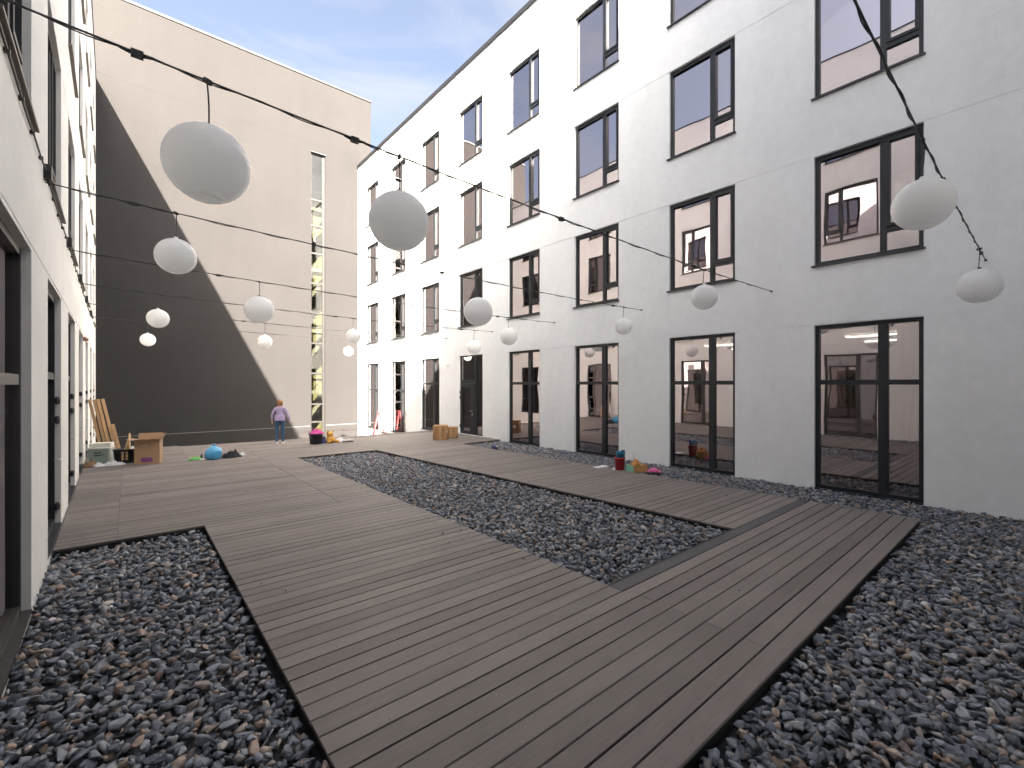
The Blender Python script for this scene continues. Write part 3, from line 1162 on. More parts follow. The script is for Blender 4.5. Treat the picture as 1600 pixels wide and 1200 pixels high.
# a shallow lid line near the bottom
prof = [(0.02, -1.0)] + [(math.cos(t), math.sin(t)) for t in np.radians([-80, -72, -68.2])] + [(math.cos(R(-67.6)) * .988, math.sin(R(-67.6)) * .988)] + \
       [(math.cos(t), math.sin(t)) for t in np.radians([-67, -60, -52, -44, -36, -27, -18, -9, 0, 9, 18, 27, 36, 45, 54, 63, 72, 81])] + [(0.05, 0.995)]
gm = MB()
gm.lathe(prof, 40)
globe_me = gm.mesh('globe', M['globe'])
count = {}
for k, n, z, r in LAMPS:
    s = STR_S[k]
    j = count.get(k, 0)
    count[k] = j + 1
    o = thing('globe_lamp', 'white globe lamp, ' + WHERE[(k, j)], 'lamp', (n, s, z), 0.4 * k + j, 'globe lamps on the strings')
    gl = link('globe', globe_me, o)
    gl.scale = (r, r, r * 0.985)
    zt = string_z(n, s) - z
    m = MB()
    m.tube([(0, 0, r * 0.93), (0, 0, r * 0.965 + 0.03)], [0.035, 0.022], 10)
    m.build('cap', M['black'] if r > 0.25 else M['globe'], o)
    m = MB()
    zc = np.linspace(r * 0.96, zt, 7)
    m.tube([(0.012 * math.sin(6 * q), 0.01 * math.sin(9 * q + j), q) for q in zc], 0.006, 6)
    m.box((-0.03, -0.012, zt - 0.02), (0.03, 0.012, zt + 0.014))
    m.build('cord', M['cable'], o)

# supply cable clipped along the left wall
pc = MB()
pts = []
for s in np.arange(3.0, 22.4, 0.15):
    t = (s - 4.2) % 3.5 / 3.5
    pts.append((wall_l(s) + 0.022, s, 4.74 - 0.05 * math.sin(math.pi * t) - 0.003 * (s - 3) + 0.008 * math.sin(s * 5)))
pc.tube(pts, 0.009, 6)
po = tag(pc.build('supply_cable', M['cable']), 'thin black supply cable clipped along the cream wall at left', 'cable')
for s in np.arange(3.6, 22, 0.72):
    m = MB()
    z = 4.74 - 0.05 * math.sin(math.pi * ((s - 4.2) % 3.5 / 3.5)) - 0.003 * (s - 3)
    m.box((wall_l(s), s - 0.02, z - 0.016), (wall_l(s) + 0.036, s + 0.02, z + 0.016))
    m.build('clip', M['black'], po)
for s in STR_S[1:]:
    m = MB()
    m.box((wall_l(s), s - 0.07, 4.63), (wall_l(s) + 0.07, s + 0.05, 4.80))
    m.tube([(wall_l(s) + 0.03, s - 0.01, 4.64), (wall_l(s) + 0.05, s - 0.02, 4.56)], 0.012, 6)
    m.build('junction_box', M['black'], po)

# ---------------------------------------------------------------- small fittings
cam_o = thing('wall_camera', 'small white dome camera on the white wall beside the door', 'camera', (11.46, 18.06, 3.18))
m = MB()
m.tube([(0, 0, 0.02), (-0.10, 0, 0.02)], [0.05, 0.045], 12)
m.build('bracket', M['globe'], cam_o)
m = MB()
m.lathe([(0.012, -0.125), (0.04, -0.11), (0.057, -0.075), (0.06, -0.03), (0.062, 0.02), (0.03, 0.05)], 16, (-0.12, 0, 0))
m.build('dome', M['globe'], cam_o)
m = MB()
m.lathe([(0.01, -0.135), (0.03, -0.125), (0.042, -0.10)], 14, (-0.12, 0, 0))
m.build('lens', M['black'], cam_o)
sn = wall_l(17.2)
al = thing('wall_sounder', 'small reddish brown sounder box high on the cream wall', 'alarm', (sn, 17.2, 3.45))
m = MB()
m.box((0, -0.10, -0.05), (0.07, 0.10, 0.06))
bevel_mesh(m.mesh('t', M['rust']), 0.01)
o_ = m.build('housing', M['rust'], al)
bevel_mesh(o_.data, 0.012, 2)
m = MB()
m.tube([(0.07, 0.0, 0.0), (0.11, 0.0, 0.0)], [0.045, 0.03], 12)
m.build('cap', M['rust'], al)


# ---------------------------------------------------------------- loose things on the deck
def crumple(name, loc, rx, ry, h, seed, material, label, cat, rz=0.0, folds=5.0, group=None):
    """a dropped cloth: lumpy, creased, ragged rim lying on the boards"""
    m = MB()
    na, nr = 34, 11
    i0 = 0
    for j in range(nr + 1):
        f = j / nr
        for a in range(na):
            t = 2 * math.pi * a / na
            rim = 1 + 0.28 * noise.noise(Vector((math.cos(t) * 1.3, math.sin(t) * 1.3, seed)))
            x, y = math.cos(t) * rx * rim * f, math.sin(t) * ry * rim * f
            p = Vector((x / max(rx, ry) * folds * 0.5, y / max(rx, ry) * folds * 0.5, seed * 3.1))
            ridge = abs(noise.noise(p * 1.4)) * 1.1 + 0.5 * abs(noise.noise(p * 3.1))
            z = h * (1 - f ** 2.2) * (0.45 + 0.9 * ridge) + 0.012 * (1 - f) + 0.004
            m.v.append((x, y, max(z, 0.003)))
    for j in range(nr):
        for a in range(na):
            a2 = (a + 1) % na
            m.f.append((j * na + a, (j + 1) * na + a, (j + 1) * na + a2, j * na + a2))
            m.m.append(0)
            m.sm.append(True)
    # underside closes the shell
    m.f.append(tuple(nr * na + a for a in reversed(range(na))))
    m.m.append(0)
    m.sm.append(False)
    o = m.build(name, material, None, (loc[0], loc[1], 0.002))
    o.rotation_euler.z = rz
    return tag(o, label, cat, group)


# cardboard box with open flaps
bx = thing('cardboard_box', 'tall open cardboard box with a purple printed label on its front', 'box', (0.45, 16.35, 0.002), R(-12))
W, D, H = 0.56, 0.44, 0.66
m = MB()
t = 0.008
m.box((-W / 2, -D / 2, 0), (W / 2, -D / 2 + t, H))
m.box((-W / 2, D / 2 - t, 0), (W / 2, D / 2, H))
m.box((-W / 2, -D / 2 + t, 0), (-W / 2 + t, D / 2 - t, H))
m.box((W / 2 - t, -D / 2 + t, 0), (W / 2, D / 2 - t, H))
m.box((-W / 2 + t, -D / 2 + t, 0), (W / 2 - t, D / 2 - t, t))
m.build('body', M['card'], bx)


def flap(a, b, dirv, ln):
    m = MB()
    a, b, d = Vector(a), Vector(b), Vector(dirv).normalized() * ln
    nrm = (b - a).cross(d).normalized() * 0.006
    q = [a, b, b + d * 0.97, a + d * 0.97]
    i = len(m.v)
    m.v += [tuple(p) for p in q] + [tuple(p + nrm) for p in q]
    for fc in ((0, 1, 2, 3), (7, 6, 5, 4), (0, 4, 5, 1), (1, 5, 6, 2), (2, 6, 7, 3), (3, 7, 4, 0)):
        m.f.append(fc)
        m.m.append(0)
        m.sm.append(False)
    m.build('flap', M['card'], bx)


flap((-W / 2, -D / 2, H), (W / 2, -D / 2, H), (0, -1.0, 0.25), 0.17)
flap((W / 2, -D / 2, H), (W / 2, D / 2, H), (0.45, 0, 0.9), 0.18)
flap((W / 2, D / 2, H), (-W / 2, D / 2, H), (0, 0.35, 0.8), 0.18)
flap((-W / 2, D / 2, H), (-W / 2, -D / 2, H), (-0.9, 0, 0.2), 0.18)
m = MB()
for i in range(5):
    m.box((-0.13, -D / 2 - 0.0025, 0.06 + 0.025 * i), (0.12, -D / 2 - 0.0005, 0.08 + 0.025 * i))
m.build('printed_label', M['purple'], bx)
m = MB()
for i in range(4):
    m.box((-0.11 + 0.03 * i, -D / 2 - 0.0025, 0.50), (-0.092 + 0.03 * i, -D / 2 - 0.0005, 0.53 + 0.012 * (i % 2)))
m.build('printed_mark', M['pale_print'], bx)

# grey-green tool chest with off-white lid
tc = thing('tool_chest', 'grey green metal tool chest with off-white lid beside the black tub', 'tool box', (-0.57, 17.25, 0.002), R(-14))
m = MB()
m.box((-0.24, -0.2, 0), (0.24, 0.2, 0.40))
o_ = m.build('body', M['toolgrey'], tc)
bevel_mesh(o_.data, 0.012, 2)
m = MB()
m.prism([(-0.25, -0.21), (0.25, -0.21), (0.25, 0.21), (-0.25, 0.21)], 0.402, 0.44)
m.box((-0.23, -0.12, 0.44), (0.23, 0.2, 0.56))
m.box((0.20, -0.215, 0.05), (0.252, -0.19, 0.43))
o_ = m.build('lid', M['toolwhite'], tc)
bevel_mesh(o_.data, 0.01, 2)
for z in (0.22, 0.29):
    m = MB()
    m.box((-0.10, -0.212, z), (0.06, -0.199, z + 0.025))
    m.build('slot', M['black'], tc)
m = MB()
m.box((0.09, -0.21, 0.235), (0.115, -0.199, 0.262))
m.build('lock', M['black'], tc)

# black oval tub with sticks and cloth in it
tbx = thing('plastic_tub', 'black oval plastic tub holding short wooden sticks', 'tub', (-0.04, 16.85, 0.002), R(-10))
m = MB()
pr = [(0.8, 0.0), (0.86, 0.02), (0.95, 0.30), (1.0, 0.34), (1.06, 0.345), (1.06, 0.36), (0.98, 0.36), (0.93, 0.33), (0.80, 0.05)]
m.lathe(pr, 28, fn=lambda x, y, z: (x * 0.29, y * 0.22, z * 1.08))
m.build('body', M['tub'], tbx)
m = MB()
for x in (-0.06, 0.03):
    for z in (0.10, 0.18, 0.26):
        m.box((x, -0.232, z), (x + 0.05, -0.212 + (z - 0.1) * 0.02 - 0.01, z + 0.07))
m.build('slatted_label', M['stick'], tbx)
for i, (x, y, dx, dy, hgt) in enumerate([(-0.12, 0.0, 0.20, 0.05, 0.74), (-0.02, 0.05, 0.10, 0.0, 0.82), (0.10, 0.0, -0.03, 0.04, 0.70), (0.02, -0.05, 0.07, 0.05, 0.78)]):
    m = MB()
    m.tube([(x, y, 0.06), (x + dx, y + dy, hgt)], [0.019, 0.017], 8)
    o = m.build('wooden_stick', M['stick'], None, (-0.04, 16.85, 0.002))
    tag(o, ['short pale stick leaning right from the left side of the tub', 'tallest pale wooden stick in the black tub', 'short upright stick at the right of the black tub', 'front pale wooden stick in the black tub'][i], 'stick', 'sticks in the black tub')
crumple('cloth', (0.10, 16.97), 0.13, 0.11, 0.07, 3.3, M['c_white'], 'small white cloth bunched at the right rim of the black tub', 'cloth').location.z = 0.345

# leaning planks
for i, (nt_, nb, zt, s0) in enumerate([(-0.90, -0.60, 1.74, 18.95), (-0.80, -0.47, 1.76, 18.88), (-0.705, -0.385, 1.75, 18.84), (-0.60, -0.26, 1.78, 18.78), (-0.36, -0.17, 0.98, 18.65)]):
    m = MB()
    T = Matrix.Translation((nb, s0, 0.004)) @ Matrix.Rotation(math.atan2(nt_ - nb, zt), 4, 'Y')
    ln = math.hypot(nt_ - nb, zt)
    m.box((-0.036, -0.05, 0), (0.038, 0.05, ln - 0.02 * (i % 2)), 0, T)
    o = m.build('wooden_plank', M['wood'])
    bevel_mesh(o.data, 0.003)
    tag(o, ['pine plank leaning by the left wall, closest to the wall', 'pine plank leaning by the left wall, second from the wall', 'pine plank leaning by the left wall, third from the wall',
            'full length pine plank leaning by the left wall, farthest from it', 'short pine plank leaning in front of the long ones'][i], 'plank', 'planks leaning by the left wall')

crumple('cloth', (-0.76, 16.55), 0.22, 0.15, 0.16, 1.7, M['c_brown'], 'brown and white crumpled cloth lying against the cream wall', 'cloth', 0.3, 7)
crumple('cloth', (-0.60, 16.42), 0.13, 0.10, 0.10, 8.2, M['c_white'], 'small white cloth between the brown cloth and the long white one', 'cloth', 0.1, 7)
crumple('cloth', (-0.30, 16.45), 0.26, 0.10, 0.12, 2.2, M['c_white'], 'long white cloth lying in front of the tool chest', 'cloth', -0.15, 6)

# blue bag and what lies round it
bag = thing('plastic_bag', 'full light blue plastic bag knotted at the top', 'bag', (1.92, 15.95, 0.002))


def lump(x, y, z):
    q = Vector((x * 5, y * 5, z * 5))
    k = 1 + 0.16 * noise.noise(q) + 0.08 * noise.noise(q * 2.7)
    return (x * k + 0.05 * z, y * k, z * (1 + 0.05 * noise.noise(q * 1.3)))


m = MB()
m.lathe([(0.16, 0.0), (0.20, 0.03), (0.225, 0.12), (0.22, 0.22), (0.18, 0.30), (0.10, 0.355), (0.035, 0.385)], 26, fn=lump)
m.build('body', M['bag'], bag)
m = MB()
m.lathe([(0.03, 0.37), (0.022, 0.39), (0.04, 0.42), (0.055, 0.45)], 12, fn=lambda x, y, z: (x * (1 + 0.5 * math.sin(5 * math.atan2(y, x))) + 0.02, y, z))
m.build('knot', M['bag'], bag)
crumple('packaging', (1.50, 16.15), 0.19, 0.10, 0.08, 4.4, M['c_green'], 'green and yellow printed packaging left of the blue bag', 'packaging', 0.2, 8)
crumple('cloth', (1.73, 15.98), 0.16, 0.08, 0.05, 5.1, M['c_white'], 'flat white cloth between green packaging and blue bag', 'cloth')
m = MB()
m.tube([(0, 0, 0), (0.02, 0.01, 0.06), (0.01, 0, 0.13)], [0.035, 0.03, 0.012], 10)
tag(m.build('small_bottle', M['black'], None, (1.66, 16.35, 0.003)), 'small dark bottle standing behind the green packaging', 'bottle')
crumple('clothes_pile', (2.40, 16.0), 0.30, 0.18, 0.20, 6.6, M['c_black'], 'pile of black clothes right of the blue bag', 'clothes', 0.1, 7)
crumple('cloth', (2.72, 16.25), 0.09, 0.07, 0.09, 7.7, M['c_white'], 'small white cloth at the right end of the black clothes', 'cloth')

# bucket with magenta cloth, and soft things beside it
bk = thing('bucket', 'black bucket with magenta cloth stuffed in its top', 'bucket', (5.33, 17.6, 0.002))
m = MB()
m.lathe([(0.19, 0.0), (0.20, 0.01), (0.235, 0.36), (0.25, 0.37), (0.25, 0.39), (0.235, 0.39), (0.22, 0.36), (0.18, 0.05)], 26)
m.build('body', M['tub'], bk)
m = MB()
m.tube([(0.25 * math.cos(t), -0.02 + 0.25 * math.sin(t) * 0.35 - 0.16, 0.37 - 0.22 * math.sin(t)) for t in np.linspace(0, math.pi, 12)], 0.006, 6)
m.build('handle', M['steel'], bk)
crumple('cloth', (5.33, 17.6), 0.27, 0.25, 0.17, 9.1, M['c_pink'], 'magenta cloth stuffed into the black bucket', 'cloth', 0, 8).location.z = 0.36
crumple('cloth', (5.62, 17.68), 0.16, 0.16, 0.26, 10.4, M['c_navy'], 'navy cloth slumped between the bucket and the golden toy', 'cloth', 0, 5)
toy = thing('plush_toy', 'golden plush toy slumped beside the navy cloth', 'toy', (5.88, 17.62, 0.002), 0.3)
m = MB()
m.lathe([(0.10, 0.0), (0.17, 0.05), (0.175, 0.13), (0.12, 0.22), (0.05, 0.25)], 20, fn=lambda x, y, z: (x * (1 + .12 * math.sin(z * 30)), y, z))
m.build('body', M['c_yellow'], toy)
m = MB()
m.lathe([(0.03, 0.20), (0.10, 0.24), (0.125, 0.31), (0.10, 0.39), (0.04, 0.43)], 18, (-0.03, 0.02, 0))
for sx in (-1, 1):
    m.lathe([(0.01, 0.39), (0.04, 0.41), (0.045, 0.44), (0.02, 0.47)], 10, (-0.03 + 0.085 * sx, 0.02, -0.015))
m.build('head', M['c_yellow'], toy)
for sx in (-1, 1):
    m = MB()
    m.tube([(0.10 * sx, -0.06, 0.06), (0.19 * sx, -0.16, 0.05), (0.22 * sx, -0.20, 0.055)], [0.06, 0.055, 0.03], 10)
    m.build('leg', M['c_yellow'], toy)
crumple('cloth', (6.20, 17.6), 0.22, 0.12, 0.17, 12.5, M['c_white'], 'white cloth heaped right of the golden toy', 'cloth', -0.3, 6)
for i, (x, y, rz) in enumerate([(6.36, 17.42, 0.3), (6.55, 17.45, -0.2)]):
    sh = thing('shoe', ['dark soled white shoe beside the white cloth heap', 'white shoe farthest right in the row beside the bucket'][i], 'shoe', (x, y, 0.002), rz)
    m = MB()
    m.lathe([(0.9, 0.0), (1.0, 0.01), (1.0, 0.03)], 18, fn=lambda x, y, z: (x * 0.14, y * 0.05, z))
    m.build('sole', M['black'], sh)
    m = MB()
    m.lathe([(0.95, 0.03), (0.92, 0.06), (0.6, 0.095), (0.3, 0.11)], 18, fn=lambda x, y, z: (x * 0.14 - max(0, z - 0.05) * 0.8, y * 0.05, z))
    m.build('upper', M['shoe'], sh)


# wicker baskets
def basket(loc, W, D, H, rz, label):
    b = thing('wicker_basket', label, 'basket', loc, rz, 'wicker baskets by the door')
    m = MB()
    m.box((-W / 2, -D / 2, 0), (W / 2, D / 2, H))
    rows = int(H / 0.035)
    for i in range(rows):
        z = (i + 0.5) * H / rows
        e = 0.007
        m.tube([(-W / 2 - e, -D / 2 - e, z), (W / 2 + e, -D / 2 - e, z), (W / 2 + e, D / 2 + e, z), (-W / 2 - e, D / 2 + e, z), (-W / 2 - e, -D / 2 - e, z)], 0.013, 6)
    m.build('body', M['wicker'], b)
    for x, y in ((-1, -1), (1, -1), (1, 1), (-1, 1)):
        q = MB()
        q.tube([(x * (W / 2 + 0.008), y * (D / 2 + 0.008), 0), (x * (W / 2 + 0.008), y * (D / 2 + 0.008), H)], 0.022, 8)
        q.build('corner_post', M['wicker'], b)
    q = MB()
    q.box((-W / 2 - 0.03, -D / 2 - 0.03, H + 0.002), (W / 2 + 0.03, D / 2 + 0.03, H + 0.055))
    for y in np.linspace(-D / 2, D / 2, 9):
        q.tube([(-W / 2 - 0.02, y, H + 0.055), (W / 2 + 0.02, y, H + 0.055)], 0.014, 6)
    q.build('lid', M['wicker'], b)
    q = MB()
    q.box((-0.02, -D / 2 - 0.028, 0.02), (0.02, -D / 2 - 0.018, H + 0.03))
    q.box((-0.04, -D / 2 - 0.04, H - 0.06), (0.04, -D / 2 - 0.028, H - 0.02))
    q.build('strap', M['stick'], b)
    return b


b1 = basket((9.62, 15.85, 0.002), 0.50, 0.42, 0.50, R(-38), 'larger wicker basket with a white paper tag, left of the door')
m = MB()
m.box((0.252, -0.12, 0.26), (0.275, 0.06, 0.36))
m.build('paper_tag', M['tag'], b1)
basket((10.25, 16.05, 0.002), 0.46, 0.36, 0.38, R(-38), 'smaller lower wicker basket, next to the door')

# cap on the gravel
cpq = thing('cap', 'small white and purple cap lying on the gravel strip', 'cap', (9.72, 12.45, -0.03), 0.4)
m = MB()
m.lathe([(0.115, 0.0), (0.12, 0.03), (0.10, 0.09), (0.05, 0.125), (0.01, 0.13)], 20, fn=lambda x, y, z: (x, y * 0.9, z))
m.build('crown', M['c_navy'], cpq)
m = MB()
m.prism([(0.02, -0.12), (0.16, -0.09), (0.24, 0.0), (0.16, 0.09), (0.02, 0.12)], 0.0, 0.018)
o_ = m.build('peak', M['c_white'], cpq)
o_.rotation_euler.y = R(8)
m = MB()
m.lathe([(0.1, 0.05), (0.105, 0.075), (0.07, 0.118)], 20, (0.03, 0, 0.004))
m.build('front_panel', M['c_white'], cpq)

# toys and craft things on the right walkway
rb = thing('red_bin', 'dark red plastic bin under a blue basket', 'bin', (9.72, 7.2, 0.002), 0.2)
m = MB()
m.lathe([(0.105, 0.0), (0.11, 0.01), (0.135, 0.30), (0.145, 0.305), (0.145, 0.32), (0.13, 0.32), (0.105, 0.02)], 24)
m.build('body', M['red'], rb)
m = MB()
m.lathe([(0.146, 0.285), (0.15, 0.29), (0.15, 0.305), (0.146, 0.31)], 24)
m.build('rim', M['red'], rb)
bb = thing('blue_basket', 'small blue plastic basket standing on the red bin', 'basket', (9.74, 7.18, 0.325), 0.3)
m = MB()
m.lathe([(0.9, 0.0), (1.0, 0.12), (1.05, 0.125), (1.05, 0.14), (0.97, 0.14), (0.86, 0.015)], 20, fn=lambda x, y, z: (x * 0.14, y * 0.11, z))
m.build('body', M['blue'], bb)
m = MB()
m.box((0.09, -0.03, 0.12), (0.24, 0.03, 0.155))
m.build('handle', M['c_navy'], bb)
wb = thing('wooden_box', 'low wooden box with a mint green front end', 'box', (9.86, 6.78, 0.002), R(-20))
m = MB()
t = 0.014
W, D, H = 0.42, 0.30, 0.17
m.box((-W / 2, -D / 2, 0), (W / 2, -D / 2 + t, H))
m.box((-W / 2, D / 2 - t, 0), (W / 2, D / 2, H))
m.box((W / 2 - t, -D / 2 + t, 0), (W / 2, D / 2 - t, H))
m.box((-W / 2 + t, -D / 2 + t, 0), (W / 2 - t, D / 2 - t, t))
m.box((-W / 2 + t, -D / 2 + t, H * 0.85), (W / 2 - t, D / 2 - t, H * 0.85 + 0.01))
m.build('body', M['boxwood'], wb)
m = MB()
m.box((-W / 2 - 0.004, -D / 2, 0.002), (-W / 2 + t, D / 2, H + 0.004))
m.build('mint_panel', M['mint'], wb)
crumple('cloth', (9.88, 6.83), 0.17, 0.11, 0.13, 14.2, M['orange'], 'orange brown cloth heaped on the wooden box', 'cloth', 0.4, 6).location.z = 0.165
ht = thing('pink_hat', 'bright pink brimmed hat lying beside the wooden box', 'hat', (10.10, 6.44, 0.002), 0.5)
m = MB()
m.lathe([(0.12, 0.0), (0.19, 0.006), (0.195, 0.014), (0.12, 0.016)], 24, fn=lambda x, y, z: (x, y, z + 0.03 * (x / 0.19) ** 2))
m.build('brim', M['pinkhat'], ht)
m = MB()
m.lathe([(0.115, 0.012), (0.11, 0.06), (0.085, 0.095), (0.03, 0.105)], 24, fn=lambda x, y, z: (x, y * 0.92, z))
m.build('crown', M['pinkhat'], ht)
wr = thing('wire_paddle', 'thin wire hoop on a stick standing behind the wooden box', 'toy', (10.02, 6.98, -0.0), 0.5)
m = MB()
m.tube([(0, 0, 0), (0.01, 0, 0.42)], 0.006, 6)
m.build('stick', M['stick'], wr)
m = MB()
m.tube([(0.01 + 0.075 * math.sin(t), 0, 0.495 - 0.075 * math.cos(t)) for t in np.linspace(0, 2 * math.pi, 22)], 0.006, 6)
m.build('hoop', M['tag'], wr)
m = MB()
m.prism([(-0.22, -0.10), (0.20, -0.12), (0.24, 0.08), (-0.18, 0.11)], 0.0, 0.012)
m.prism([(-0.12, -0.07), (0.22, -0.05), (0.20, 0.09), (-0.12, 0.07)], 0.013, 0.022)
tag(m.build('paper_sheet', M['c_white'], None, (9.62, 7.75, 0.002)), 'pale flat card lying left of the red bin', 'card')
crumple('cloth', (9.58, 7.28), 0.06, 0.05, 0.06, 15.5, M['c_white'], 'tiny white scrap at the foot of the red bin', 'cloth')

# step ladder down on the lower terrace
ld = thing('step_ladder', 'faded red folding step ladder below the far deck edge', 'ladder', (11.0, 24.9, -1.3), R(-112))
for sx in (-1, 1):
    m = MB()
    m.tube([(0.24 * sx, -0.45, 0.0), (0.16 * sx, 0.0, 1.95)], 0.05, 8)
    m.build('rail', M['ladder'], ld)
    m = MB()
    m.tube([(0.24 * sx, 0.50, 0.0), (0.15 * sx, 0.03, 1.9)], 0.042, 8)
    m.build('rear_leg', M['ladder'], ld)
for i in range(6):
    f = (i + 1) / 6.4
    m = MB()
    xh = 0.24 - 0.08 * f
    m.box((-xh, -0.45 + 0.45 * f - 0.045, 1.95 * f - 0.03), (xh, -0.45 + 0.45 * f + 0.06, 1.95 * f + 0.03))
    m.build('tread', M['ladder'], ld)
m = MB()
m.box((-0.19, -0.08, 1.93), (0.19, 0.12, 1.97))
m.build('top_platform', M['ladder'], ld)

# small bench under the second last window
bn = thing('low_bench', 'low dark bench standing under a sunlit ground floor window', 'bench', (11.15, 23.5, -1.3))
m = MB()
m.box((-0.2, -1.0, 0.78), (0.2, 1.0, 0.84))
m.build('seat', M['sill_b'], bn)
for y in (-0.85, 0.85):
    for x in (-0.16, 0.16):
        m = MB()
        m.box((x - 0.025, y - 0.025, 0), (x + 0.025, y + 0.025, 0.78))
        m.build('leg', M['sill_b'], bn)


# ---------------------------------------------------------------- people
def person(label, loc, rz, H, mats, pose, skirt=False, long_hair=False):
    """one skinned body; mats: top, bottom, skin, hair, shoe"""
    J = {'pelvis': (0, 0, .93), 'waist': (0, 0.0, 1.06), 'chest': (0, 0.0, 1.24), 'collar': (0, -0.01, 1.37), 'neck': (0, 0.0, 1.44), 'skull': (0, 0.015, 1.53), 'crown': (0, 0.01, 1.60)}
    RAD = {'pelvis': (.155, .115), 'waist': (.135, .10), 'chest': (.155, .11), 'collar': (.085, .07), 'neck': (.050, .052), 'skull': (.078, .092), 'crown': (.06, .07)}
    E = [('pelvis', 'waist'), ('waist', 'chest'), ('chest', 'collar'), ('collar', 'neck'), ('neck', 'skull'), ('skull', 'crown')]
    for s_, nm in ((-1, 'l'), (1, 'r')):
        el, wr, hd = pose['arm_' + nm]
        J.update({'sh' + nm: (.155 * s_, 0, 1.335), 'el' + nm: el, 'wr' + nm: wr, 'hd' + nm: hd})
        RAD.update({'sh' + nm: (.068, .068), 'el' + nm: (.052, .052), 'wr' + nm: (.040, .040), 'hd' + nm: (.034, .022)})
        E += [('collar', 'sh' + nm), ('sh' + nm, 'el' + nm), ('el' + nm, 'wr' + nm), ('wr' + nm, 'hd' + nm)]
        kn, an, to = pose['leg_' + nm]
        J.update({'hp' + nm: (.088 * s_, 0, .86), 'kn' + nm: kn, 'an' + nm: an, 'to' + nm: to})
        RAD.update({'hp' + nm: (.098, .10), 'kn' + nm: (.062, .064), 'an' + nm: (.044, .046), 'to' + nm: (.045, .035)})
        E += [('pelvis', 'hp' + nm), ('hp' + nm, 'kn' + nm), ('kn' + nm, 'an' + nm), ('an' + nm, 'to' + nm)]
    ks = list(J)
    me = bpy.data.meshes.new('tmp')
    me.from_pydata([J[k] for k in ks], [(ks.index(a), ks.index(b)) for a, b in E], [])
    ob = bpy.data.objects.new('tmp', me)
    COL.objects.link(ob)
    ob.modifiers.new('skin', 'SKIN')
    sv = me.skin_vertices[0].data if me.skin_vertices else None
    if sv is None:
        me.attributes  # no layer: the modifier makes one on evaluation
    else:
        for i, k in enumerate(ks):
            sv[i].radius = RAD[k]
            sv[i].use_root = (k == 'pelvis')
    sb = ob.modifiers.new('sub', 'SUBSURF')
    sb.levels = sb.render_levels = 2
    dg = bpy.context.evaluated_depsgraph_get()
    me2 = bpy.data.meshes.new_from_object(ob.evaluated_get(dg))
    bpy.data.objects.remove(ob)
    me2.name = 'person'
    top, bottom, skin, hair, shoe = mats
    me2.materials.clear()
    for q in (top, bottom, skin, shoe):
        me2.materials.append(q)
    hands = [Vector(J['wrl']), Vector(J['wrr'])]
    for p in me2.polygons:
        c_ = p.center
        p.use_smooth = True
        if c_.z > 1.405 and abs(c_.x) < 0.12:
            k = 2
        elif any((c_ - Vector(J['hd' + q])).length < 0.075 for q in 'lr'):
            k = 2
        elif c_.z < 0.075:
            k = 3
        elif c_.z < 0.90 and abs(c_.x) < 0.24 and not any((c_ - Vector(J['wr' + q])).length < 0.13 for q in 'lr'):
            k = 2 if (skirt and c_.z < 0.6) else 1
        else:
            k = 0
        p.material_index = k
    f = H / 1.67
    body = link('person', me2, None, loc, rz)
    body.scale = (f, f, f)
    tag(body, label, 'person')
    # hair
    m = MB()
    zb = 1.40 if long_hair else 1.455
    def hf(x, y, z):
        back = max(0.0, -y)
        return (x * (1 + 0.05 * noise.noise(Vector((x * 20, y * 20, z * 14)))), y * (1.0 if y < 0 else 0.72) - 0.008, z - (0.02 if y > 0 else 0))
    m.lathe([(0.055, zb), (0.092, zb + 0.02), (0.104, zb + 0.07), (0.107, 1.56), (0.095, 1.615), (0.06, 1.652), (0.015, 1.665)], 24, fn=hf)
    m.build('hair', hair, body)
    # nose, ears, eyes, mouth on the far side of the head
    m = MB()
    m.tube([(0, 0.10, 1.53), (0, 0.125, 1.50), (0, 0.10, 1.49)], [0.008, 0.014, 0.010], 8)
    for sx in (-1, 1):
        m.tube([(0.083 * sx, 0.01, 1.49), (0.095 * sx, 0.0, 1.515), (0.085 * sx, 0.005, 1.54)], [0.008, 0.014, 0.008], 8)
    m.build('nose_and_ears', skin, body)
    m = MB()
    for sx in (-1, 1):
        m.box((0.032 * sx - 0.012, 0.098, 1.528), (0.032 * sx + 0.012, 0.104, 1.538))
    m.box((-0.022, 0.096, 1.458), (0.022, 0.102, 1.466))
    m.build('eyes_and_mouth', M['hair_d'], body)
    for q in 'lr':
        sx = -1 if q == 'l' else 1
        w_, h_ = Vector(J['wr' + q]), Vector(J['hd' + q])
        d = (h_ - w_).normalized()
        sd = d.cross(Vector((1, 0, 0))).normalized()
        m = MB()
        for i in range(4):
            b0 = h_ + sd * (0.018 * (i - 1.5)) + d * 0.015
            ln = (0.06, 0.072, 0.068, 0.052)[i]
            m.tube([b0, b0 + d * ln * 0.5, b0 + d * ln * 0.9 - Vector((0.012 * sx, 0, 0))], [0.0095, 0.009, 0.007], 6)
        b0 = w_.lerp(h_, 0.55) + sd * 0.028
        m.tube([b0, b0 + sd * 0.02 + d * 0.03, b0 + sd * 0.02 + d * 0.055], [0.012, 0.0105, 0.008], 6)
        m.build('fingers', skin, body)
    m = MB()
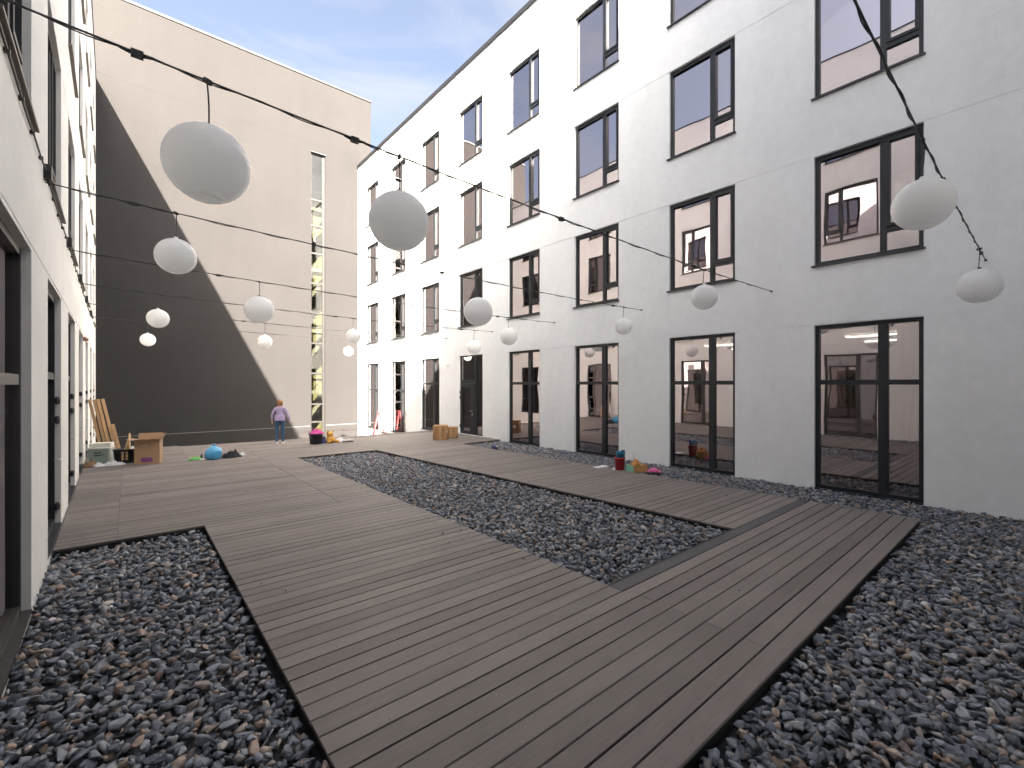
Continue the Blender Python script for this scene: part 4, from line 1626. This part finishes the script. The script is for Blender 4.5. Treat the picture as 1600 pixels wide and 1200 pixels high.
    if skirt:
        m.lathe([(0.95, 0.52), (1.0, 0.53), (0.97, 0.75), (0.92, 0.90), (0.86, 1.05)], 26, fn=lambda x, y, z: (x * 0.205, y * 0.165, z))
        m.build('skirt', bottom, body)
    else:
        m.lathe([(0.97, 0.875), (1.0, 0.885), (1.0, 0.93), (0.96, 1.02), (0.9, 1.10)], 26, fn=lambda x, y, z: (x * 0.185 * (1 + 0.03 * noise.noise(Vector((x * 3, y * 3, z * 9)))), y * 0.142, z))
        m.build('sweater_hem', top, body)
        for q in 'lr':
            a_, t_ = Vector(J['an' + q]), Vector(J['to' + q])
            m = MB()
            m.tube([(a_.x, a_.y - 0.055, 0.035), (a_.x, a_.y + 0.02, 0.045), (t_.x, t_.y, 0.038), (t_.x, t_.y + 0.045, 0.03)], [0.034, 0.046, 0.046, 0.028], 12)
            m.build('shoe', shoe, body)
    return body


person('person in lilac jumper and blue jeans walking away near the far deck edge', (4.33, 18.55, 0.0), R(-22), 1.64,
       (M['lilac'], M['jeans'], M['skin'], M['hair'], M['shoe']),
       {'arm_l': ((-.255, -.03, 1.12), (-.275, .03, .91), (-.272, .045, .835)), 'arm_r': ((.265, -.05, 1.12), (.335, -.04, .91), (.345, -.02, .835)),
        'leg_l': ((-.10, .02, .48), (-.105, -.03, .085), (-.115, .10, .04)), 'leg_r': ((.105, .01, .48), (.11, -.05, .085), (.13, .08, .04))})
person('person in dark dress standing behind the window right of the door', (12.05, 13.75, 0.0), R(-60), 1.58,
       (M['dress'], M['dress'], M['skin'], M['hair_d'], M['black']),
       {'arm_l': ((-.24, .03, 1.12), (-.12, .20, 1.14), (-.06, .25, 1.18)), 'arm_r': ((.24, .03, 1.12), (.14, .20, 1.16), (.08, .26, 1.22)),
        'leg_l': ((-.09, .02, .48), (-.09, -.02, .085), (-.10, .10, .04)), 'leg_r': ((.09, .02, .48), (.09, -.02, .085), (.10, .10, .04))}, skirt=True, long_hair=True)

# ---------------------------------------------------------------- inside the white building: ceiling lights, curtains
for i, (y, x) in enumerate([(2.2, 13.6), (2.2, 15.4), (5.8, 13.6), (5.8, 15.4), (9.4, 13.8)]):
    for fl in (0,):
        o = thing('ceiling_light', 'long ceiling light inside the ground floor room, ' + ['behind the rightmost window near the glass', 'behind the rightmost window, deeper in', 'second window from right, near the glass',
                  'behind the second window from right, deeper in', 'behind the third window from right'][i], 'light', (x, y, 3.36), 0, 'ceiling lights in the ground floor')
        m = MB()
        m.box((-0.05, -1.1, 0.03), (0.05, 1.1, 0.10))
        m.build('housing', M['globe'], o)
        m = MB()
        m.box((-0.035, -1.08, 0.0), (0.035, 1.08, 0.028))
        m.build('tube', M['tube'], o)
gl_ = thing('hall_lamp', 'lit round glass lamp hanging just inside the door', 'lamp', (12.5, 17.0, 3.0))
m = MB()
m.lathe([(0.03, -0.16), (0.13, -0.12), (0.19, -0.03), (0.20, 0.03), (0.16, 0.11), (0.05, 0.16)], 24)
m.build('shade', M['tube'], gl_)
m = MB()
m.tube([(0, 0, 0.15), (0, 0, 0.52)], 0.01, 6)
m.build('cord', M['black'], gl_)


def curtain(y0, y1, z0, z1, x, label, gather):
    m = MB()
    nu, nz_ = 40, 14
    for j in range(nz_ + 1):
        f = j / nz_
        z = z0 + (z1 - z0) * f
        pull = 1 - gather * math.exp(-((f - 0.42) / 0.22) ** 2)
        for i in range(nu + 1):
            u = i / nu
            y = y1 + (y0 - y1) * u * pull
            m.v.append((x + 0.045 * math.sin(u * 34) * (0.6 + 0.4 * pull), y, z))
    for j in range(nz_):
        for i in range(nu):
            a = j * (nu + 1) + i
            m.f.append((a, a + 1, a + nu + 2, a + nu + 1))
            m.m.append(0)
            m.sm.append(True)
    o = m.build('curtain', M['curtain'])
    sd = o.modifiers.new('thick', 'SOLIDIFY')
    sd.thickness = 0.004
    tag(o, label, 'curtain', 'curtains in the ground floor')


curtain(1.55, 2.0, 0.0, 3.4, 11.80, 'pale curtain at the right side of the rightmost ground floor window', 0.35)
curtain(9.5, 10.3, 0.0, 3.4, 11.85, 'pale curtain tied back in the third ground floor window from right', 0.55)
curtain(13.0, 13.8, 0.0, 3.4, 11.85, 'pale curtain tied back behind the person in dark dress', 0.5)
curtain(19.6, 20.8, 0.0, 3.4, 11.85, 'pale curtain tied back in the window left of the door', 0.6)
